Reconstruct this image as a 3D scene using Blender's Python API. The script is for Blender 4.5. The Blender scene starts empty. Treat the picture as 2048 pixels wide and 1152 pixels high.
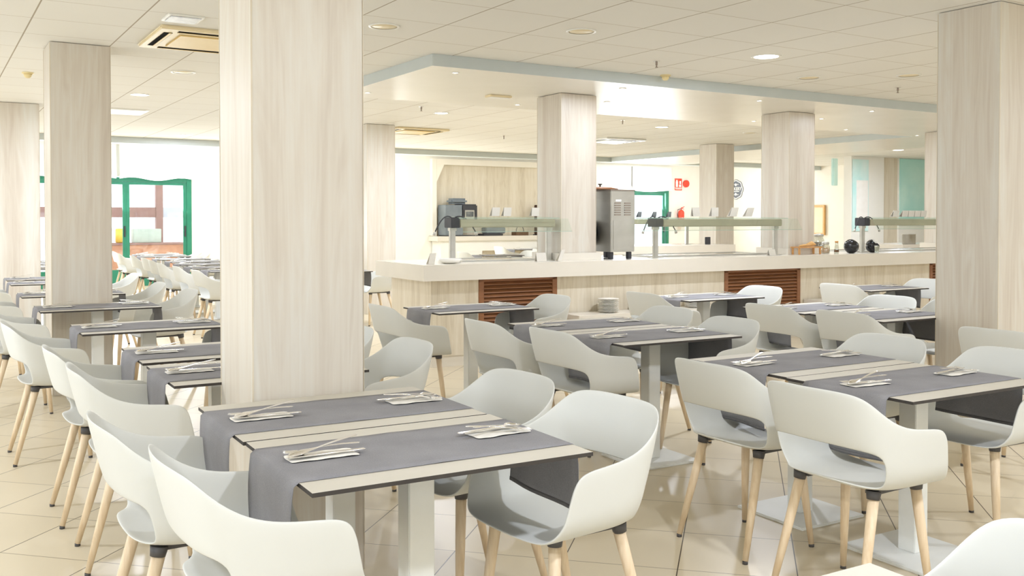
import bpy, bmesh, math, random
from mathutils import Vector, Matrix
random.seed(7)
C = bpy.context.scene.collection
PI = math.pi
# ------------------------------------------------------------------ camera, world, lights, exposure
EYE = 1.36
YAW = math.radians(58.41); PITCH = 0.0192; FPX = 1914.7; AXIS_Y = 475.0
cam_d = bpy.data.cameras.new('camera'); cam = bpy.data.objects.new('camera', cam_d); C.objects.link(cam)
cam.location = (0, 0, EYE)
cam.rotation_euler = (PI/2 - PITCH, 0, YAW - PI/2)
cam_d.sensor_fit = 'HORIZONTAL'; cam_d.sensor_width = 36.0
cam_d.lens = FPX * 36.0 / 2048.0
cam_d.shift_y = -(576.0 - AXIS_Y) / 2048.0
cam_d.clip_start = 0.05; cam_d.clip_end = 200
bpy.context.scene.camera = cam

w = bpy.data.worlds.new('world'); bpy.context.scene.world = w; w.use_nodes = True
w.node_tree.nodes['Background'].inputs['Color'].default_value = (0.86, 0.925, 1.0, 1)
w.node_tree.nodes['Background'].inputs['Strength'].default_value = 2.6

def area(name, loc, rot, sx, sy, power, col):
    d = bpy.data.lights.new(name, 'AREA'); d.shape = 'RECTANGLE'; d.size = sx; d.size_y = sy
    d.energy = power; d.color = col
    o = bpy.data.objects.new(name, d); C.objects.link(o); o.location = loc; o.rotation_euler = rot
    return o
# area lights added for back door daylight, tilted up to brighten the ceiling
area('fill_hidden_opening', (7.4, 20.2, 1.5), (-PI/2-.5, 0, 0), 3.6, 2.2, 220, (0.97, 0.99, 1.0))  # added light at an invented opening hidden behind the pillars
area('daylight_left_door', (3.2, 20.25, 1.1), (-PI/2-.5, 0, 0), 3.0, 2.0, 140, (0.97, 0.99, 1.0))
area('daylight_right_door', (16.4, 20.25, 1.2), (-PI/2-.5, 0, 0), 2.4, 2.0, 150, (0.97, 0.99, 1.0))

vs = bpy.context.scene.view_settings
vs.view_transform = 'Standard'; vs.look = 'None'; vs.gamma = 1.0; vs.use_curve_mapping = False
vs.exposure = 0.04
cy = bpy.context.scene.cycles
cy.max_bounces = 9; cy.diffuse_bounces = 6; cy.glossy_bounces = 4; cy.transmission_bounces = 6; cy.transparent_max_bounces = 8
cy.caustics_reflective = False; cy.caustics_refractive = False
cy.use_denoising = True
cy.sample_clamp_indirect = 4.0

# ------------------------------------------------------------------ materials
def srgb(r, g, b):
    f = lambda c: (c/255/12.92) if c/255 <= 0.04045 else ((c/255+0.055)/1.055)**2.4
    return (f(r), f(g), f(b), 1)
def base_mat(name, col, rough=0.5, metal=0.0, spec=0.5, **k):
    m = bpy.data.materials.new(name); m.use_nodes = True
    b = m.node_tree.nodes['Principled BSDF']
    b.inputs['Base Color'].default_value = col; b.inputs['Roughness'].default_value = rough
    b.inputs['Metallic'].default_value = metal; b.inputs['Specular IOR Level'].default_value = spec
    for n, v in k.items(): b.inputs[n.replace('_', ' ')].default_value = v
    return m
def nodes(m): return m.node_tree.nodes, m.node_tree.links, m.node_tree.nodes['Principled BSDF']
def noise_mat(name, c1, c2, scale=6, rough=0.5, stretch=(1, 1, 1), metal=0.0, spec=0.5, detail=4, bump=0.0, coords='Object'):
    m = base_mat(name, c1, rough, metal, spec); N, L, b = nodes(m)
    tc = N.new('ShaderNodeTexCoord'); mp = N.new('ShaderNodeMapping'); mp.inputs['Scale'].default_value = stretch
    nz = N.new('ShaderNodeTexNoise'); nz.inputs['Scale'].default_value = scale; nz.inputs['Detail'].default_value = detail
    rp = N.new('ShaderNodeValToRGB'); rp.color_ramp.elements[0].position = 0.34; rp.color_ramp.elements[1].position = 0.66
    rp.color_ramp.elements[0].color = c1; rp.color_ramp.elements[1].color = c2
    L.new(tc.outputs[coords], mp.inputs['Vector']); L.new(mp.outputs['Vector'], nz.inputs['Vector'])
    L.new(nz.outputs['Fac'], rp.inputs['Fac']); L.new(rp.outputs['Color'], b.inputs['Base Color'])
    if bump:
        bp = N.new('ShaderNodeBump'); bp.inputs['Strength'].default_value = bump; bp.inputs['Distance'].default_value = 0.004
        L.new(nz.outputs['Fac'], bp.inputs['Height']); L.new(bp.outputs['Normal'], b.inputs['Normal'])
    return m
def math_node(N, L, op, a, b=None, c=None):
    n = N.new('ShaderNodeMath'); n.operation = op
    for i, v in enumerate((a, b, c)):
        if v is None: continue
        if isinstance(v, (int, float)): n.inputs[i].default_value = v
        else: L.new(v, n.inputs[i])
    return n.outputs[0]
def laminate(name, c_dark, c_mid, c_light, rough=0.38, k=1.0):
    """pale wood laminate with broad soft bands and fine vertical grain"""
    m = base_mat(name, c_mid, rough); N, L, b = nodes(m)
    tc = N.new('ShaderNodeTexCoord'); gp = N.new('ShaderNodeNewGeometry')
    sep = N.new('ShaderNodeSeparateXYZ'); L.new(gp.outputs['Position'], sep.inputs[0])
    u = math_node(N, L, 'ADD', sep.outputs[0], math_node(N, L, 'MULTIPLY', sep.outputs[1], 1.37))
    cmb = N.new('ShaderNodeCombineXYZ'); L.new(u, cmb.inputs[0]); L.new(sep.outputs[2], cmb.inputs[2])
    def nz(sc, st, det, dist=0.0):
        mp = N.new('ShaderNodeMapping'); mp.inputs['Scale'].default_value = st
        n = N.new('ShaderNodeTexNoise'); n.inputs['Scale'].default_value = sc; n.inputs['Detail'].default_value = det
        n.inputs['Distortion'].default_value = dist
        L.new(cmb.outputs[0], mp.inputs[0]); L.new(mp.outputs[0], n.inputs['Vector']); return n.outputs['Fac']
    a = nz(5.5*k, (1, 1, 0.03), 2); f = nz(70*k, (1, 1, 0.018), 5, 0.3); g = nz(11*k, (1, 1, 0.10), 4, 2.2)
    s = math_node(N, L, 'ADD', math_node(N, L, 'MULTIPLY', a, 0.5), math_node(N, L, 'ADD', math_node(N, L, 'MULTIPLY', f, 0.18), math_node(N, L, 'MULTIPLY', g, 0.32)))
    rp = N.new('ShaderNodeValToRGB'); e = rp.color_ramp.elements
    e[0].position = 0.36; e[0].color = c_dark; e[1].position = 0.63; e[1].color = c_light
    x = e.new(0.49); x.color = c_mid
    L.new(s, rp.inputs['Fac']); L.new(rp.outputs['Color'], b.inputs['Base Color'])
    return m
def grid_mat(name, col, col2, line_a, line_b, pitch, ox, oy, wa, wb, rot=0.0, rough=0.5, spec=0.5, nscale=1.2):
    m = base_mat(name, col, rough, 0, spec); N, L, b = nodes(m)
    gp = N.new('ShaderNodeNewGeometry'); mp = N.new('ShaderNodeMapping'); mp.vector_type = 'POINT'
    mp.inputs['Rotation'].default_value = (0, 0, rot); L.new(gp.outputs['Position'], mp.inputs[0])
    sep = N.new('ShaderNodeSeparateXYZ'); L.new(mp.outputs[0], sep.inputs[0])
    def lines(c, o, wd):
        t = math_node(N, L, 'DIVIDE', math_node(N, L, 'SUBTRACT', c, o), pitch)
        fr = math_node(N, L, 'FRACT', t)
        d = math_node(N, L, 'MULTIPLY', math_node(N, L, 'MINIMUM', fr, math_node(N, L, 'SUBTRACT', 1.0, fr)), pitch)
        return math_node(N, L, 'LESS_THAN', d, wd), math_node(N, L, 'FLOOR', t)
    la, fa = lines(sep.outputs[0], ox, wa); lb, fb = lines(sep.outputs[1], oy, wb)
    nz = N.new('ShaderNodeTexNoise'); nz.inputs['Scale'].default_value = nscale; nz.inputs['Detail'].default_value = 5
    L.new(gp.outputs['Position'], nz.inputs['Vector'])
    wn = N.new('ShaderNodeTexWhiteNoise'); cb = N.new('ShaderNodeCombineXYZ'); L.new(fa, cb.inputs[0]); L.new(fb, cb.inputs[1])
    L.new(cb.outputs[0], wn.inputs['Vector'])
    fac = math_node(N, L, 'ADD', math_node(N, L, 'MULTIPLY', nz.outputs['Fac'], 0.7), math_node(N, L, 'MULTIPLY', wn.outputs['Value'], 0.3))
    def mix(f, a, c):
        x = N.new('ShaderNodeMix'); x.data_type = 'RGBA'
        L.new(f, x.inputs['Factor'])
        for s, v in ((6, a), (7, c)):
            if isinstance(v, tuple): x.inputs[s].default_value = v
            else: L.new(v, x.inputs[s])
        return x.outputs[2]
    c0 = mix(fac, col, col2); c1 = mix(lb, c0, line_b); c2 = mix(la, c1, line_a)
    L.new(c2, b.inputs['Base Color'])
    return m
def emit(name, col, s):
    m = bpy.data.materials.new(name); m.use_nodes = True; b = m.node_tree.nodes['Principled BSDF']
    b.inputs['Base Color'].default_value = col; b.inputs['Emission Color'].default_value = col; b.inputs['Emission Strength'].default_value = s
    return m
def glass_mat(name, col=(0.9, 0.98, 0.95, 1), alpha=0.22):
    m = bpy.data.materials.new(name); m.use_nodes = True; N = m.node_tree.nodes; L = m.node_tree.links
    N.remove(N['Principled BSDF']); out = N['Material Output']
    t = N.new('ShaderNodeBsdfTransparent'); t.inputs[0].default_value = col
    g = N.new('ShaderNodeBsdfGlossy'); g.inputs['Roughness'].default_value = 0.03; g.inputs['Color'].default_value = (0.95, 1, 0.98, 1)
    mx = N.new('ShaderNodeMixShader'); mx.inputs[0].default_value = alpha
    L.new(t.outputs[0], mx.inputs[1]); L.new(g.outputs[0], mx.inputs[2]); L.new(mx.outputs[0], out.inputs[0])
    return m

M = {}
M['plastic'] = noise_mat('white_plastic', srgb(213, 214, 209), srgb(216, 217, 212), 3, 0.5, spec=0.25)
M['wood'] = noise_mat('ash_wood', srgb(218, 194, 160), srgb(230, 210, 180), 14, 0.5, (6, 6, 0.5), coords='Object')
M['dark'] = noise_mat('charcoal_plastic', srgb(70, 68, 68), srgb(78, 76, 76), 20, 0.55)
M['pillar'] = laminate('pale_pillar_laminate', srgb(200, 189, 175), srgb(212, 204, 191), srgb(219, 216, 207))
M['panel'] = laminate('pale_counter_laminate', srgb(200, 188, 166), srgb(218, 208, 188), srgb(228, 220, 204), k=1.3)
M['ceiling'] = grid_mat('ceiling_tiles', srgb(240, 239, 234), srgb(235, 233, 228), srgb(176, 166, 150), srgb(196, 187, 172), 0.625, 3.1396, 5.350, 0.005, 0.0035, 0, 0.85, 0.2)
r2 = math.sqrt(2)
M['floor'] = grid_mat('floor_tiles', srgb(208, 195, 168), srgb(219, 207, 182), srgb(70, 60, 48), srgb(132, 118, 96), 0.45, 0.219, 3.29, 0.0022, 0.0022, PI/4, 0.32, 0.4, 1.6)
M['soffit'] = noise_mat('soffit_paint', srgb(236, 233, 225), srgb(240, 237, 230), 2.5, 0.3, spec=0.5)
M['fascia'] = noise_mat('soffit_fascia_paint', srgb(198, 206, 206), srgb(202, 209, 209), 3, 0.6)
M['wall'] = noise_mat('white_wall_paint', srgb(240, 239, 233), srgb(243, 242, 237), 2, 0.7)
M['cream'] = noise_mat('cream_wall_paint', srgb(240, 235, 224), srgb(243, 239, 229), 2, 0.7)
M['counter'] = noise_mat('cream_solid_surface', srgb(222, 216, 204), srgb(226, 220, 208), 3, 0.22)
M['hpl'] = noise_mat('cream_table_laminate', srgb(196, 191, 178), srgb(200, 195, 183), 5, 0.6, spec=0.2)
M['edge'] = noise_mat('black_laminate_edge', srgb(52, 47, 44), srgb(62, 57, 52), 10, 0.6)
M['tablemetal'] = noise_mat('white_powder_coat', srgb(226, 227, 222), srgb(230, 231, 227), 8, 0.4)
def runner_mat():
    m = base_mat('grey_runner_cloth', srgb(136, 132, 130), 0.9, 0, 0.15); N, L, b = nodes(m)
    tc = N.new('ShaderNodeTexCoord'); nz = N.new('ShaderNodeTexNoise'); nz.inputs['Scale'].default_value = 260; nz.inputs['Detail'].default_value = 2
    n2 = N.new('ShaderNodeTexNoise'); n2.inputs['Scale'].default_value = 7
    L.new(tc.outputs['Object'], nz.inputs['Vector']); L.new(tc.outputs['Object'], n2.inputs['Vector'])
    s = math_node(N, L, 'ADD', math_node(N, L, 'MULTIPLY', nz.outputs['Fac'], 0.5), math_node(N, L, 'MULTIPLY', n2.outputs['Fac'], 0.5))
    rp = N.new('ShaderNodeValToRGB'); rp.color_ramp.elements[0].position = 0.35; rp.color_ramp.elements[1].position = 0.65
    rp.color_ramp.elements[0].color = srgb(132, 131, 134); rp.color_ramp.elements[1].color = srgb(148, 147, 150)
    L.new(s, rp.inputs['Fac']); L.new(rp.outputs['Color'], b.inputs['Base Color'])
    bp = N.new('ShaderNodeBump'); bp.inputs['Strength'].default_value = 0.15; bp.inputs['Distance'].default_value = 0.001
    L.new(nz.outputs['Fac'], bp.inputs['Height']); L.new(bp.outputs['Normal'], b.inputs['Normal'])
    return m
M['runner'] = runner_mat()
M['hem'] = noise_mat('dark_grey_hem', srgb(104, 102, 104), srgb(112, 110, 110), 40, 0.9)
M['paper'] = noise_mat('white_paper', srgb(240, 236, 226), srgb(246, 243, 235), 12, 0.8)
M['steel'] = noise_mat('polished_steel', (0.82, 0.80, 0.77, 1), (0.9, 0.88, 0.85, 1), 30, 0.16, metal=1.0)
M['brushed'] = noise_mat('brushed_steel', (0.50, 0.49, 0.45, 1), (0.58, 0.57, 0.53, 1), 3, 0.38, (1, 1, 2), metal=1.0)
M['beam'] = noise_mat('bronze_grey_lamp_housing', srgb(170, 162, 140), srgb(182, 174, 152), 3, 0.4, metal=0.3)
M['glassedge'] = noise_mat('green_glass_edge', srgb(150, 172, 156), srgb(164, 186, 170), 8, 0.3)
M['outletdark'] = noise_mat('dark_vent_opening', srgb(24, 22, 20), srgb(30, 28, 26), 8, 0.95, spec=0.05)
M['cardgrey'] = noise_mat('pale_grey_card', srgb(208, 203, 192), srgb(216, 211, 201), 8, 0.6)
M['darksteel'] = noise_mat('grey_brown_steel', srgb(150, 138, 128), srgb(160, 148, 138), 12, 0.35, (1, 1, 6), metal=0.7)
M['louver'] = noise_mat('brown_louver_wood', srgb(134, 88, 56), srgb(150, 102, 66), 16, 0.4, (0.5, 0.5, 8))
M['louverdark'] = noise_mat('dark_louver_backing', srgb(62, 38, 24), srgb(72, 46, 30), 10, 0.7)
M['green'] = noise_mat('green_painted_aluminium', srgb(38, 124, 98), srgb(44, 132, 106), 6, 0.35)
M['glass'] = glass_mat('guard_glass', (0.955, 0.985, 0.968, 1), 0.07)
M['pane'] = glass_mat('window_glass', (0.97, 0.99, 0.99, 1), 0.05)
M['fabric'] = noise_mat('white_blind_fabric', srgb(244, 243, 240), srgb(248, 247, 245), 6, 0.9)
M['black'] = noise_mat('gloss_black', srgb(28, 28, 30), srgb(34, 34, 36), 6, 0.2)
M['matblack'] = noise_mat('matt_black', srgb(50, 50, 54), srgb(58, 58, 62), 8, 0.6)
M['greymachine'] = noise_mat('slate_grey_plastic', srgb(112, 120, 126), srgb(122, 130, 136), 5, 0.4)
M['screen'] = noise_mat('dim_screen', srgb(70, 74, 76), srgb(120, 124, 124), 9, 0.2)
M['acwhite'] = noise_mat('aged_white_plastic', srgb(238, 223, 186), srgb(242, 228, 194), 5, 0.4)
M['acyellow'] = noise_mat('yellowed_plastic', srgb(232, 204, 136), srgb(236, 210, 146), 5, 0.4)
M['whiteplastic'] = noise_mat('gloss_white_plastic', srgb(240, 239, 232), srgb(244, 243, 238), 8, 0.3)
M['detector'] = noise_mat('cream_detector_plastic', srgb(232, 214, 160), srgb(238, 221, 172), 10, 0.45)
M['lamp'] = emit('lamp_diffuser', (1.0, 0.96, 0.88, 1), 12.0)
M['spot'] = emit('spot_lens', (1.0, 0.96, 0.88, 1), 10.0)
M['red'] = noise_mat('signal_red', srgb(226, 66, 40), srgb(232, 76, 48), 10, 0.4)
M['signwhite'] = noise_mat('sign_white', srgb(246, 244, 240), srgb(250, 249, 246), 10, 0.4)
M['signgrey'] = noise_mat('sign_grey_blue', srgb(112, 118, 130), srgb(122, 128, 140), 10, 0.5)
M['teal'] = noise_mat('teal_wall_print', srgb(168, 226, 220), srgb(206, 242, 234), 1.1, 0.6)
M['tealpale'] = noise_mat('pale_teal_print', srgb(190, 236, 234), srgb(226, 246, 244), 1.6, 0.6)
M['orange'] = noise_mat('orange_wood', srgb(216, 168, 104), srgb(230, 186, 124), 14, 0.5, (6, 6, 1))
M['bamboo'] = noise_mat('honey_wood', srgb(198, 146, 88), srgb(214, 166, 106), 20, 0.45)
M['jar'] = glass_mat('jar_glass', (0.85, 0.86, 0.82, 1), 0.3)
M['nuts'] = noise_mat('dark_beans', srgb(70, 50, 36), srgb(120, 92, 62), 60, 0.7, bump=0.6)
M['ceramic'] = noise_mat('white_ceramic', srgb(238, 236, 228), srgb(243, 241, 235), 6, 0.2)
M['terra'] = noise_mat('terracotta_ledge', srgb(190, 128, 96), srgb(206, 146, 112), 6, 0.7)
M['brownsteel'] = noise_mat('brown_painted_post', srgb(150, 108, 100), srgb(162, 120, 110), 6, 0.6)
M['stone'] = noise_mat('pale_paving', srgb(226, 222, 214), srgb(236, 232, 226), 3, 0.8)
M['yellow'] = noise_mat('yellow_plastic', srgb(240, 196, 60), srgb(246, 206, 80), 8, 0.5)
M['crate'] = noise_mat('pale_green_box', srgb(190, 198, 184), srgb(200, 207, 194), 8, 0.6)

# ------------------------------------------------------------------ mesh helpers
def add_box(bm, x0, x1, y0, y1, z0, z1, bev=0.0, mi=0, seg=2):
    m = Matrix.Translation(((x0+x1)/2, (y0+y1)/2, (z0+z1)/2)) @ Matrix.Diagonal((x1-x0, y1-y0, z1-z0, 1))
    r = bmesh.ops.create_cube(bm, size=1, matrix=m)
    fs = {f for v in r['verts'] for f in v.link_faces}
    for f in fs: f.material_index = mi
    if bev > 0:
        es = list({e for v in r['verts'] for e in v.link_edges})
        bmesh.ops.bevel(bm, geom=es, offset=bev, segments=seg, affect='EDGES', clamp_overlap=True, material=-1)
def add_lathe(bm, prof, cx=0, cy=0, seg=24, mi=0, cap=True):
    rings = []
    for r, z in prof:
        rings.append([bm.verts.new((cx + r*math.cos(2*PI*k/seg), cy + r*math.sin(2*PI*k/seg), z)) for k in range(seg)])
    for a, b in zip(rings, rings[1:]):
        for k in range(seg):
            f = bm.faces.new((a[k], a[(k+1) % seg], b[(k+1) % seg], b[k])); f.smooth = True; f.material_index = mi
    if cap:
        f = bm.faces.new(list(reversed(rings[0]))); f.material_index = mi
        f = bm.faces.new(rings[-1]); f.material_index = mi
def add_tube(bm, pts, rad, seg=8, mi=0):
    """tube through points; rad is one radius or a list"""
    pts = [Vector(p) for p in pts]; rads = rad if isinstance(rad, (list, tuple)) else [rad]*len(pts)
    rings = []; up = Vector((0, 0, 1))
    for i, p in enumerate(pts):
        d = (pts[min(i+1, len(pts)-1)] - pts[max(i-1, 0)]).normalized()
        a = d.cross(up)
        if a.length < 1e-3: a = d.cross(Vector((1, 0, 0)))
        a.normalize(); b = d.cross(a).normalized()
        rings.append([bm.verts.new(p + a*rads[i]*math.cos(2*PI*k/seg) + b*rads[i]*math.sin(2*PI*k/seg)) for k in range(seg)])
    for a, b in zip(rings, rings[1:]):
        for k in range(seg):
            f = bm.faces.new((a[k], a[(k+1) % seg], b[(k+1) % seg], b[k])); f.smooth = True; f.material_index = mi
    for r in (rings[0], rings[-1]):
        f = bm.faces.new(r); f.material_index = mi
def add_prism(bm, poly, z0, z1, mi=0):
    a = [bm.verts.new((x, y, z0)) for x, y in poly]; b = [bm.verts.new((x, y, z1)) for x, y in poly]
    n = len(poly)
    fs = [bm.faces.new(list(reversed(a))), bm.faces.new(b)]
    for k in range(n): fs.append(bm.faces.new((a[k], a[(k+1) % n], b[(k+1) % n], b[k])))
    for f in fs: f.material_index = mi
def add_sheet(bm, P, mi=0, thick=0.0):
    """grid of points -> quads; optional thickness downwards along the normal by duplicating"""
    V = [[bm.verts.new(p) for p in row] for row in P]
    for i in range(len(V)-1):
        for j in range(len(V[0])-1):
            f = bm.faces.new((V[i][j], V[i+1][j], V[i+1][j+1], V[i][j+1])); f.smooth = True; f.material_index = mi
def to_mesh(name, bm, mats, smooth=False, recalc=True):
    if recalc: bmesh.ops.recalc_face_normals(bm, faces=bm.faces)
    me = bpy.data.meshes.new(name); bm.to_mesh(me); bm.free()
    for m in (mats if isinstance(mats, (list, tuple)) else [mats]): me.materials.append(m)
    if smooth:
        for p in me.polygons: p.use_smooth = True
    return me
def obj(name, me, parent=None, loc=None, rotz=None):
    o = bpy.data.objects.new(name, me); C.objects.link(o)
    if parent: o.parent = parent
    if loc is not None: o.location = loc
    if rotz is not None: o.rotation_euler = (0, 0, rotz)
    return o
def mk(name, bm, mats, parent=None, loc=None, rotz=None, smooth=False):
    return obj(name, to_mesh(name, bm, mats, smooth), parent, loc, rotz)
def baked(name, bm, mats, mods):
    """apply modifiers once and keep a plain mesh"""
    me = to_mesh(name, bm, mats, True); o = bpy.data.objects.new('tmp', me); C.objects.link(o)
    for t, kw in mods:
        md = o.modifiers.new(t, t)
        for k, v in kw.items(): setattr(md, k, v)
    dg = bpy.context.evaluated_depsgraph_get()
    out = bpy.data.meshes.new_from_object(o.evaluated_get(dg)); out.name = name
    for p in out.polygons: p.use_smooth = True
    bpy.data.objects.remove(o); bpy.data.meshes.remove(me)
    return out
def tag(o, label, cat, group=None):
    o['label'] = label; o['category'] = cat
    if group: o['group'] = group
    return o
def thing(name, label, cat, loc=(0, 0, 0), rotz=0.0, group=None):
    o = bpy.data.objects.new(name, None); C.objects.link(o); o.empty_display_size = 0.1
    o.location = loc; o.rotation_euler = (0, 0, rotz)
    return tag(o, label, cat, group)
def struct(name, bm, mats, parent=None):
    o = mk(name, bm, mats, parent)
    if not parent: o['kind'] = 'structure'
    return o
def copy_tree(o, parent=None):
    c = o.copy(); C.objects.link(c)
    if parent: c.parent = parent
    for ch in list(o.children): copy_tree(ch, c)
    return c
B = bmesh.new

# ------------------------------------------------------------------ room shell
CEIL = 2.72; SOF = 2.62; WX0, WX1, WY0, WY1 = -3.0, 21.5, -4.5, 20.5
bm = B(); add_box(bm, WX0, WX1, WY0, WY1+0.2, -0.1, 0.0); struct('floor', bm, M['floor'])
# the ceiling is one slab with tiles, it stops at the bulkhead
bm = B(); add_box(bm, WX0, WX1, WY0, 17.1, CEIL, CEIL+0.12); add_box(bm, WX0, WX1, 17.1, WY1+0.2, 2.95, 3.07)
struct('ceiling', bm, M['ceiling'])
bm = B(); add_box(bm, WX0, 19.7, 16.85, 17.15, 2.62, CEIL-0.001, 0.004); struct('trim_1', bm, M['fascia'])
# dropped soffit ring above the counter
bm = B()
add_box(bm, 3.575, 19.0, 7.06, 9.29, SOF, CEIL-0.001); add_box(bm, 12.9, 15.0, 9.29, 16.8, SOF, CEIL-0.001)
bm.faces.ensure_lookup_table()
bmesh.ops.recalc_face_normals(bm, faces=bm.faces)
for f in bm.faces: f.material_index = 0 if f.normal.z < -0.5 else 1
struct('trim_2', bm, [M['soffit'], M['fascia']])
# walls: back wall with two glazed doors and one added hidden opening for light, the camera side is a window wall
D1 = (1.6, 4.76, 0.0, 2.22); W1 = (5.9, 9.25, 0.8, 2.5); D2 = (15.2, 17.72, 0.0, 2.2); ALC = (10.35, 13.75)
bm = B()
def wall_y(bm, y0, y1, x0, x1, z1, holes):
    xs = x0
    for hx0, hx1, hz0, hz1 in sorted(holes):
        if hx0 > xs: add_box(bm, xs, hx0, y0, y1, 0, z1)
        if hz0 > 0.01: add_box(bm, hx0, hx1, y0, y1, 0, hz0)
        add_box(bm, hx0, hx1, y0, y1, hz1, z1)
        xs = hx1
    add_box(bm, xs, x1, y0, y1, 0, z1)
wall_y(bm, WY1, WY1+0.2, WX0, WX1, 2.95, [D1, W1, D2])
struct('wall_back', bm, M['wall'])
bm = B()
add_box(bm, WX0-0.2, WX0, WY0, WY1, 0, 0.35); add_box(bm, WX0-0.2, WX0, WY0, WY1, 1.9, 2.95); add_box(bm, WX0-0.2, WX0, 13.0, WY1, 0.35, 1.9)  # unseen wall, opened to even out light on the left-facing sides
for k in range(6): add_box(bm, WX0-0.2, WX0, WY0 + k*3.2, WY0 + k*3.2 + 0.16, 0.35, 1.9)
struct('wall_left', bm, M['wall'])
bm = B(); add_box(bm, 19.7, 19.9, 13.9, WY1, 0, 2.95); add_box(bm, WX1, WX1+0.2, WY0, WY1, 0, 2.95); struct('wall_right', bm, M['cream'])
bm = B()
add_box(bm, WX0, WX1, WY0-0.2, WY0, 0, 0.9); add_box(bm, WX0, WX1, WY0-0.2, WY0, 1.65, 2.8)
for k in range(9): add_box(bm, WX0 + k*3.0, WX0 + k*3.0 + 0.3, WY0-0.2, WY0, 0.9, 1.65)
struct('wall_front', bm, M['wall'])

# pillars
def pillar(x, y, ztop, label, wx=0.432, wy=0.432):
    t = thing('pillar', label, 'pillar', (x, y, 0), 0, 'square pale wood clad pillars')
    bm = B(); add_box(bm, 0, wx, 0, wy, 0, ztop-0.004, 0.003); mk('cladding', bm, M['pillar'], t)
    bm = B()
    for px, py in ((0, 0), (wx, 0), (0, wy), (wx, wy)):
        s = 0.004; add_box(bm, px-s*(px == 0)*0.5, px+s*(px != 0)*0.5 + s*(px == 0), py-s*0.5, py+s*0.5, 0.001, ztop-0.01)
    mk('corner_strip', bm, M['panel'], t)
    return t
pillar(1.015, 3.45, CEIL, 'broad pale wood clad pillar nearest the camera, behind the front pair of tables')
pillar(0.834, 8.09, CEIL, 'pale wood clad pillar left of the big near pillar, green door showing past it')
pillar(0.745, 12.56, CEIL, 'pale wood clad pillar at the left picture edge, farthest of the left row')
pillar(5.39, 12.7, CEIL, 'pale wood clad pillar just right of the big near pillar, standing beyond the counter end')
pillar(5.42, 7.88, SOF, 'pale wood clad pillar rising from the counter beside the steel machine')
pillar(8.63, 7.85, SOF, 'pale wood clad pillar rising from the counter beside the wooden rack')
pillar(12.42, 8.3, SOF, 'slim visible strip of pale pillar just left of the right foreground pillar')
pillar(12.15, 12.75, CEIL, 'distant pale wood clad pillar covering the left half of the round grey sign')
pillar(5.72, 3.50, CEIL, 'broad pale wood clad pillar at the right edge of the picture')

# ------------------------------------------------------------------ chair
def chair_shell():
    # columns along the rim from rear centre to arm front (left half): (rim, mid, low, under1, under2, half, centre)
    rim = [(-.246,0,.783),(-.243,.078,.784),(-.232,.155,.782),(-.209,.214,.770),(-.170,.244,.728),(-.108,.257,.682),(-.035,.263,.656),(.050,.265,.646),(.122,.265,.641),(.160,.263,.624),(.176,.260,.582)]
    low = [(-.180,0,.510),(-.178,.07,.510),(-.171,.140,.508),(-.152,.196,.505),(-.116,.232,.502),(-.062,.246,.498),(-.003,.251,.496),(.065,.252,.494),(.132,.251,.491),(.180,.249,.487),(.200,.246,.483)]
    und = [(-.164,0,.456),(-.162,.064,.455),(-.156,.128,.453),(-.138,.176,.450),(-.102,.209,.447),(-.050,.224,.446),(.006,.228,.445),(.072,.228,.444),(.142,.227,.443),(.198,.224,.440),(.226,.220,.437)]
    un2 = [(-.130,0,.442),(-.128,.045,.441),(-.122,.09,.439),(-.106,.130,.436),(-.076,.162,.433),(-.034,.178,.431),(.018,.182,.430),(.082,.182,.429),(.150,.180,.428),(.208,.177,.427),(.242,.172,.426)]
    hal = [(-.10,0,.437),(-.098,.026,.436),(-.094,.052,.435),(-.080,.075,.433),(-.052,.094,.429),(-.016,.100,.426),(.034,.102,.425),(.094,.102,.425),(.158,.100,.424),(.214,.098,.424),(.250,.095,.424)]
    cen = [(-.088,0,.434),(-.080,0,.433),(-.070,0,.432),(-.055,0,.430),(-.032,0,.427),(.0,0,.424),(.046,0,.423),(.104,0,.423),(.165,0,.424),(.218,0,.425),(.254,0,.425)]
    bm = B(); vcache = {}
    def vert(p):
        key = tuple(round(c, 4) for c in p)
        if key not in vcache: vcache[key] = bm.verts.new(p)
        return vcache[key]
    def lerp(a, b, t): return tuple(a[i]*(1-t)+b[i]*t for i in range(3))
    for s in (1, -1):
        rows = [rim, [lerp(a, b, .36) for a, b in zip(rim, low)], [lerp(a, b, .74) for a, b in zip(rim, low)], low, und, un2, hal, cen]
        n = len(rim)
        for i in range(n-1):
            for j in range(len(rows)-1):
                if i <= 3 and j in (2, 3): continue          # the opening at the back
                q = [rows[j][i], rows[j+1][i], rows[j+1][i+1], rows[j][i+1]]
                vs_ = []
                for p in q:
                    v = vert((p[0], p[1]*s, p[2]))
                    if v not in vs_: vs_.append(v)
                if len(vs_) < 3: continue
                if s < 0: vs_.reverse()
                try: bm.faces.new(vs_)
                except ValueError: pass
    return baked('shell', bm, M['plastic'], [('SOLIDIFY', dict(thickness=0.009, offset=0.0, use_even_offset=True)), ('SUBSURF', dict(levels=2, render_levels=2))])
ME = {}
ME['shell'] = chair_shell()
LEGS = [((-.085, .16), (-.193, .193)), ((-.085, -.16), (-.193, -.193)), ((.155, .15), (.19, .19)), ((.155, -.15), (.19, -.19))]
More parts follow.
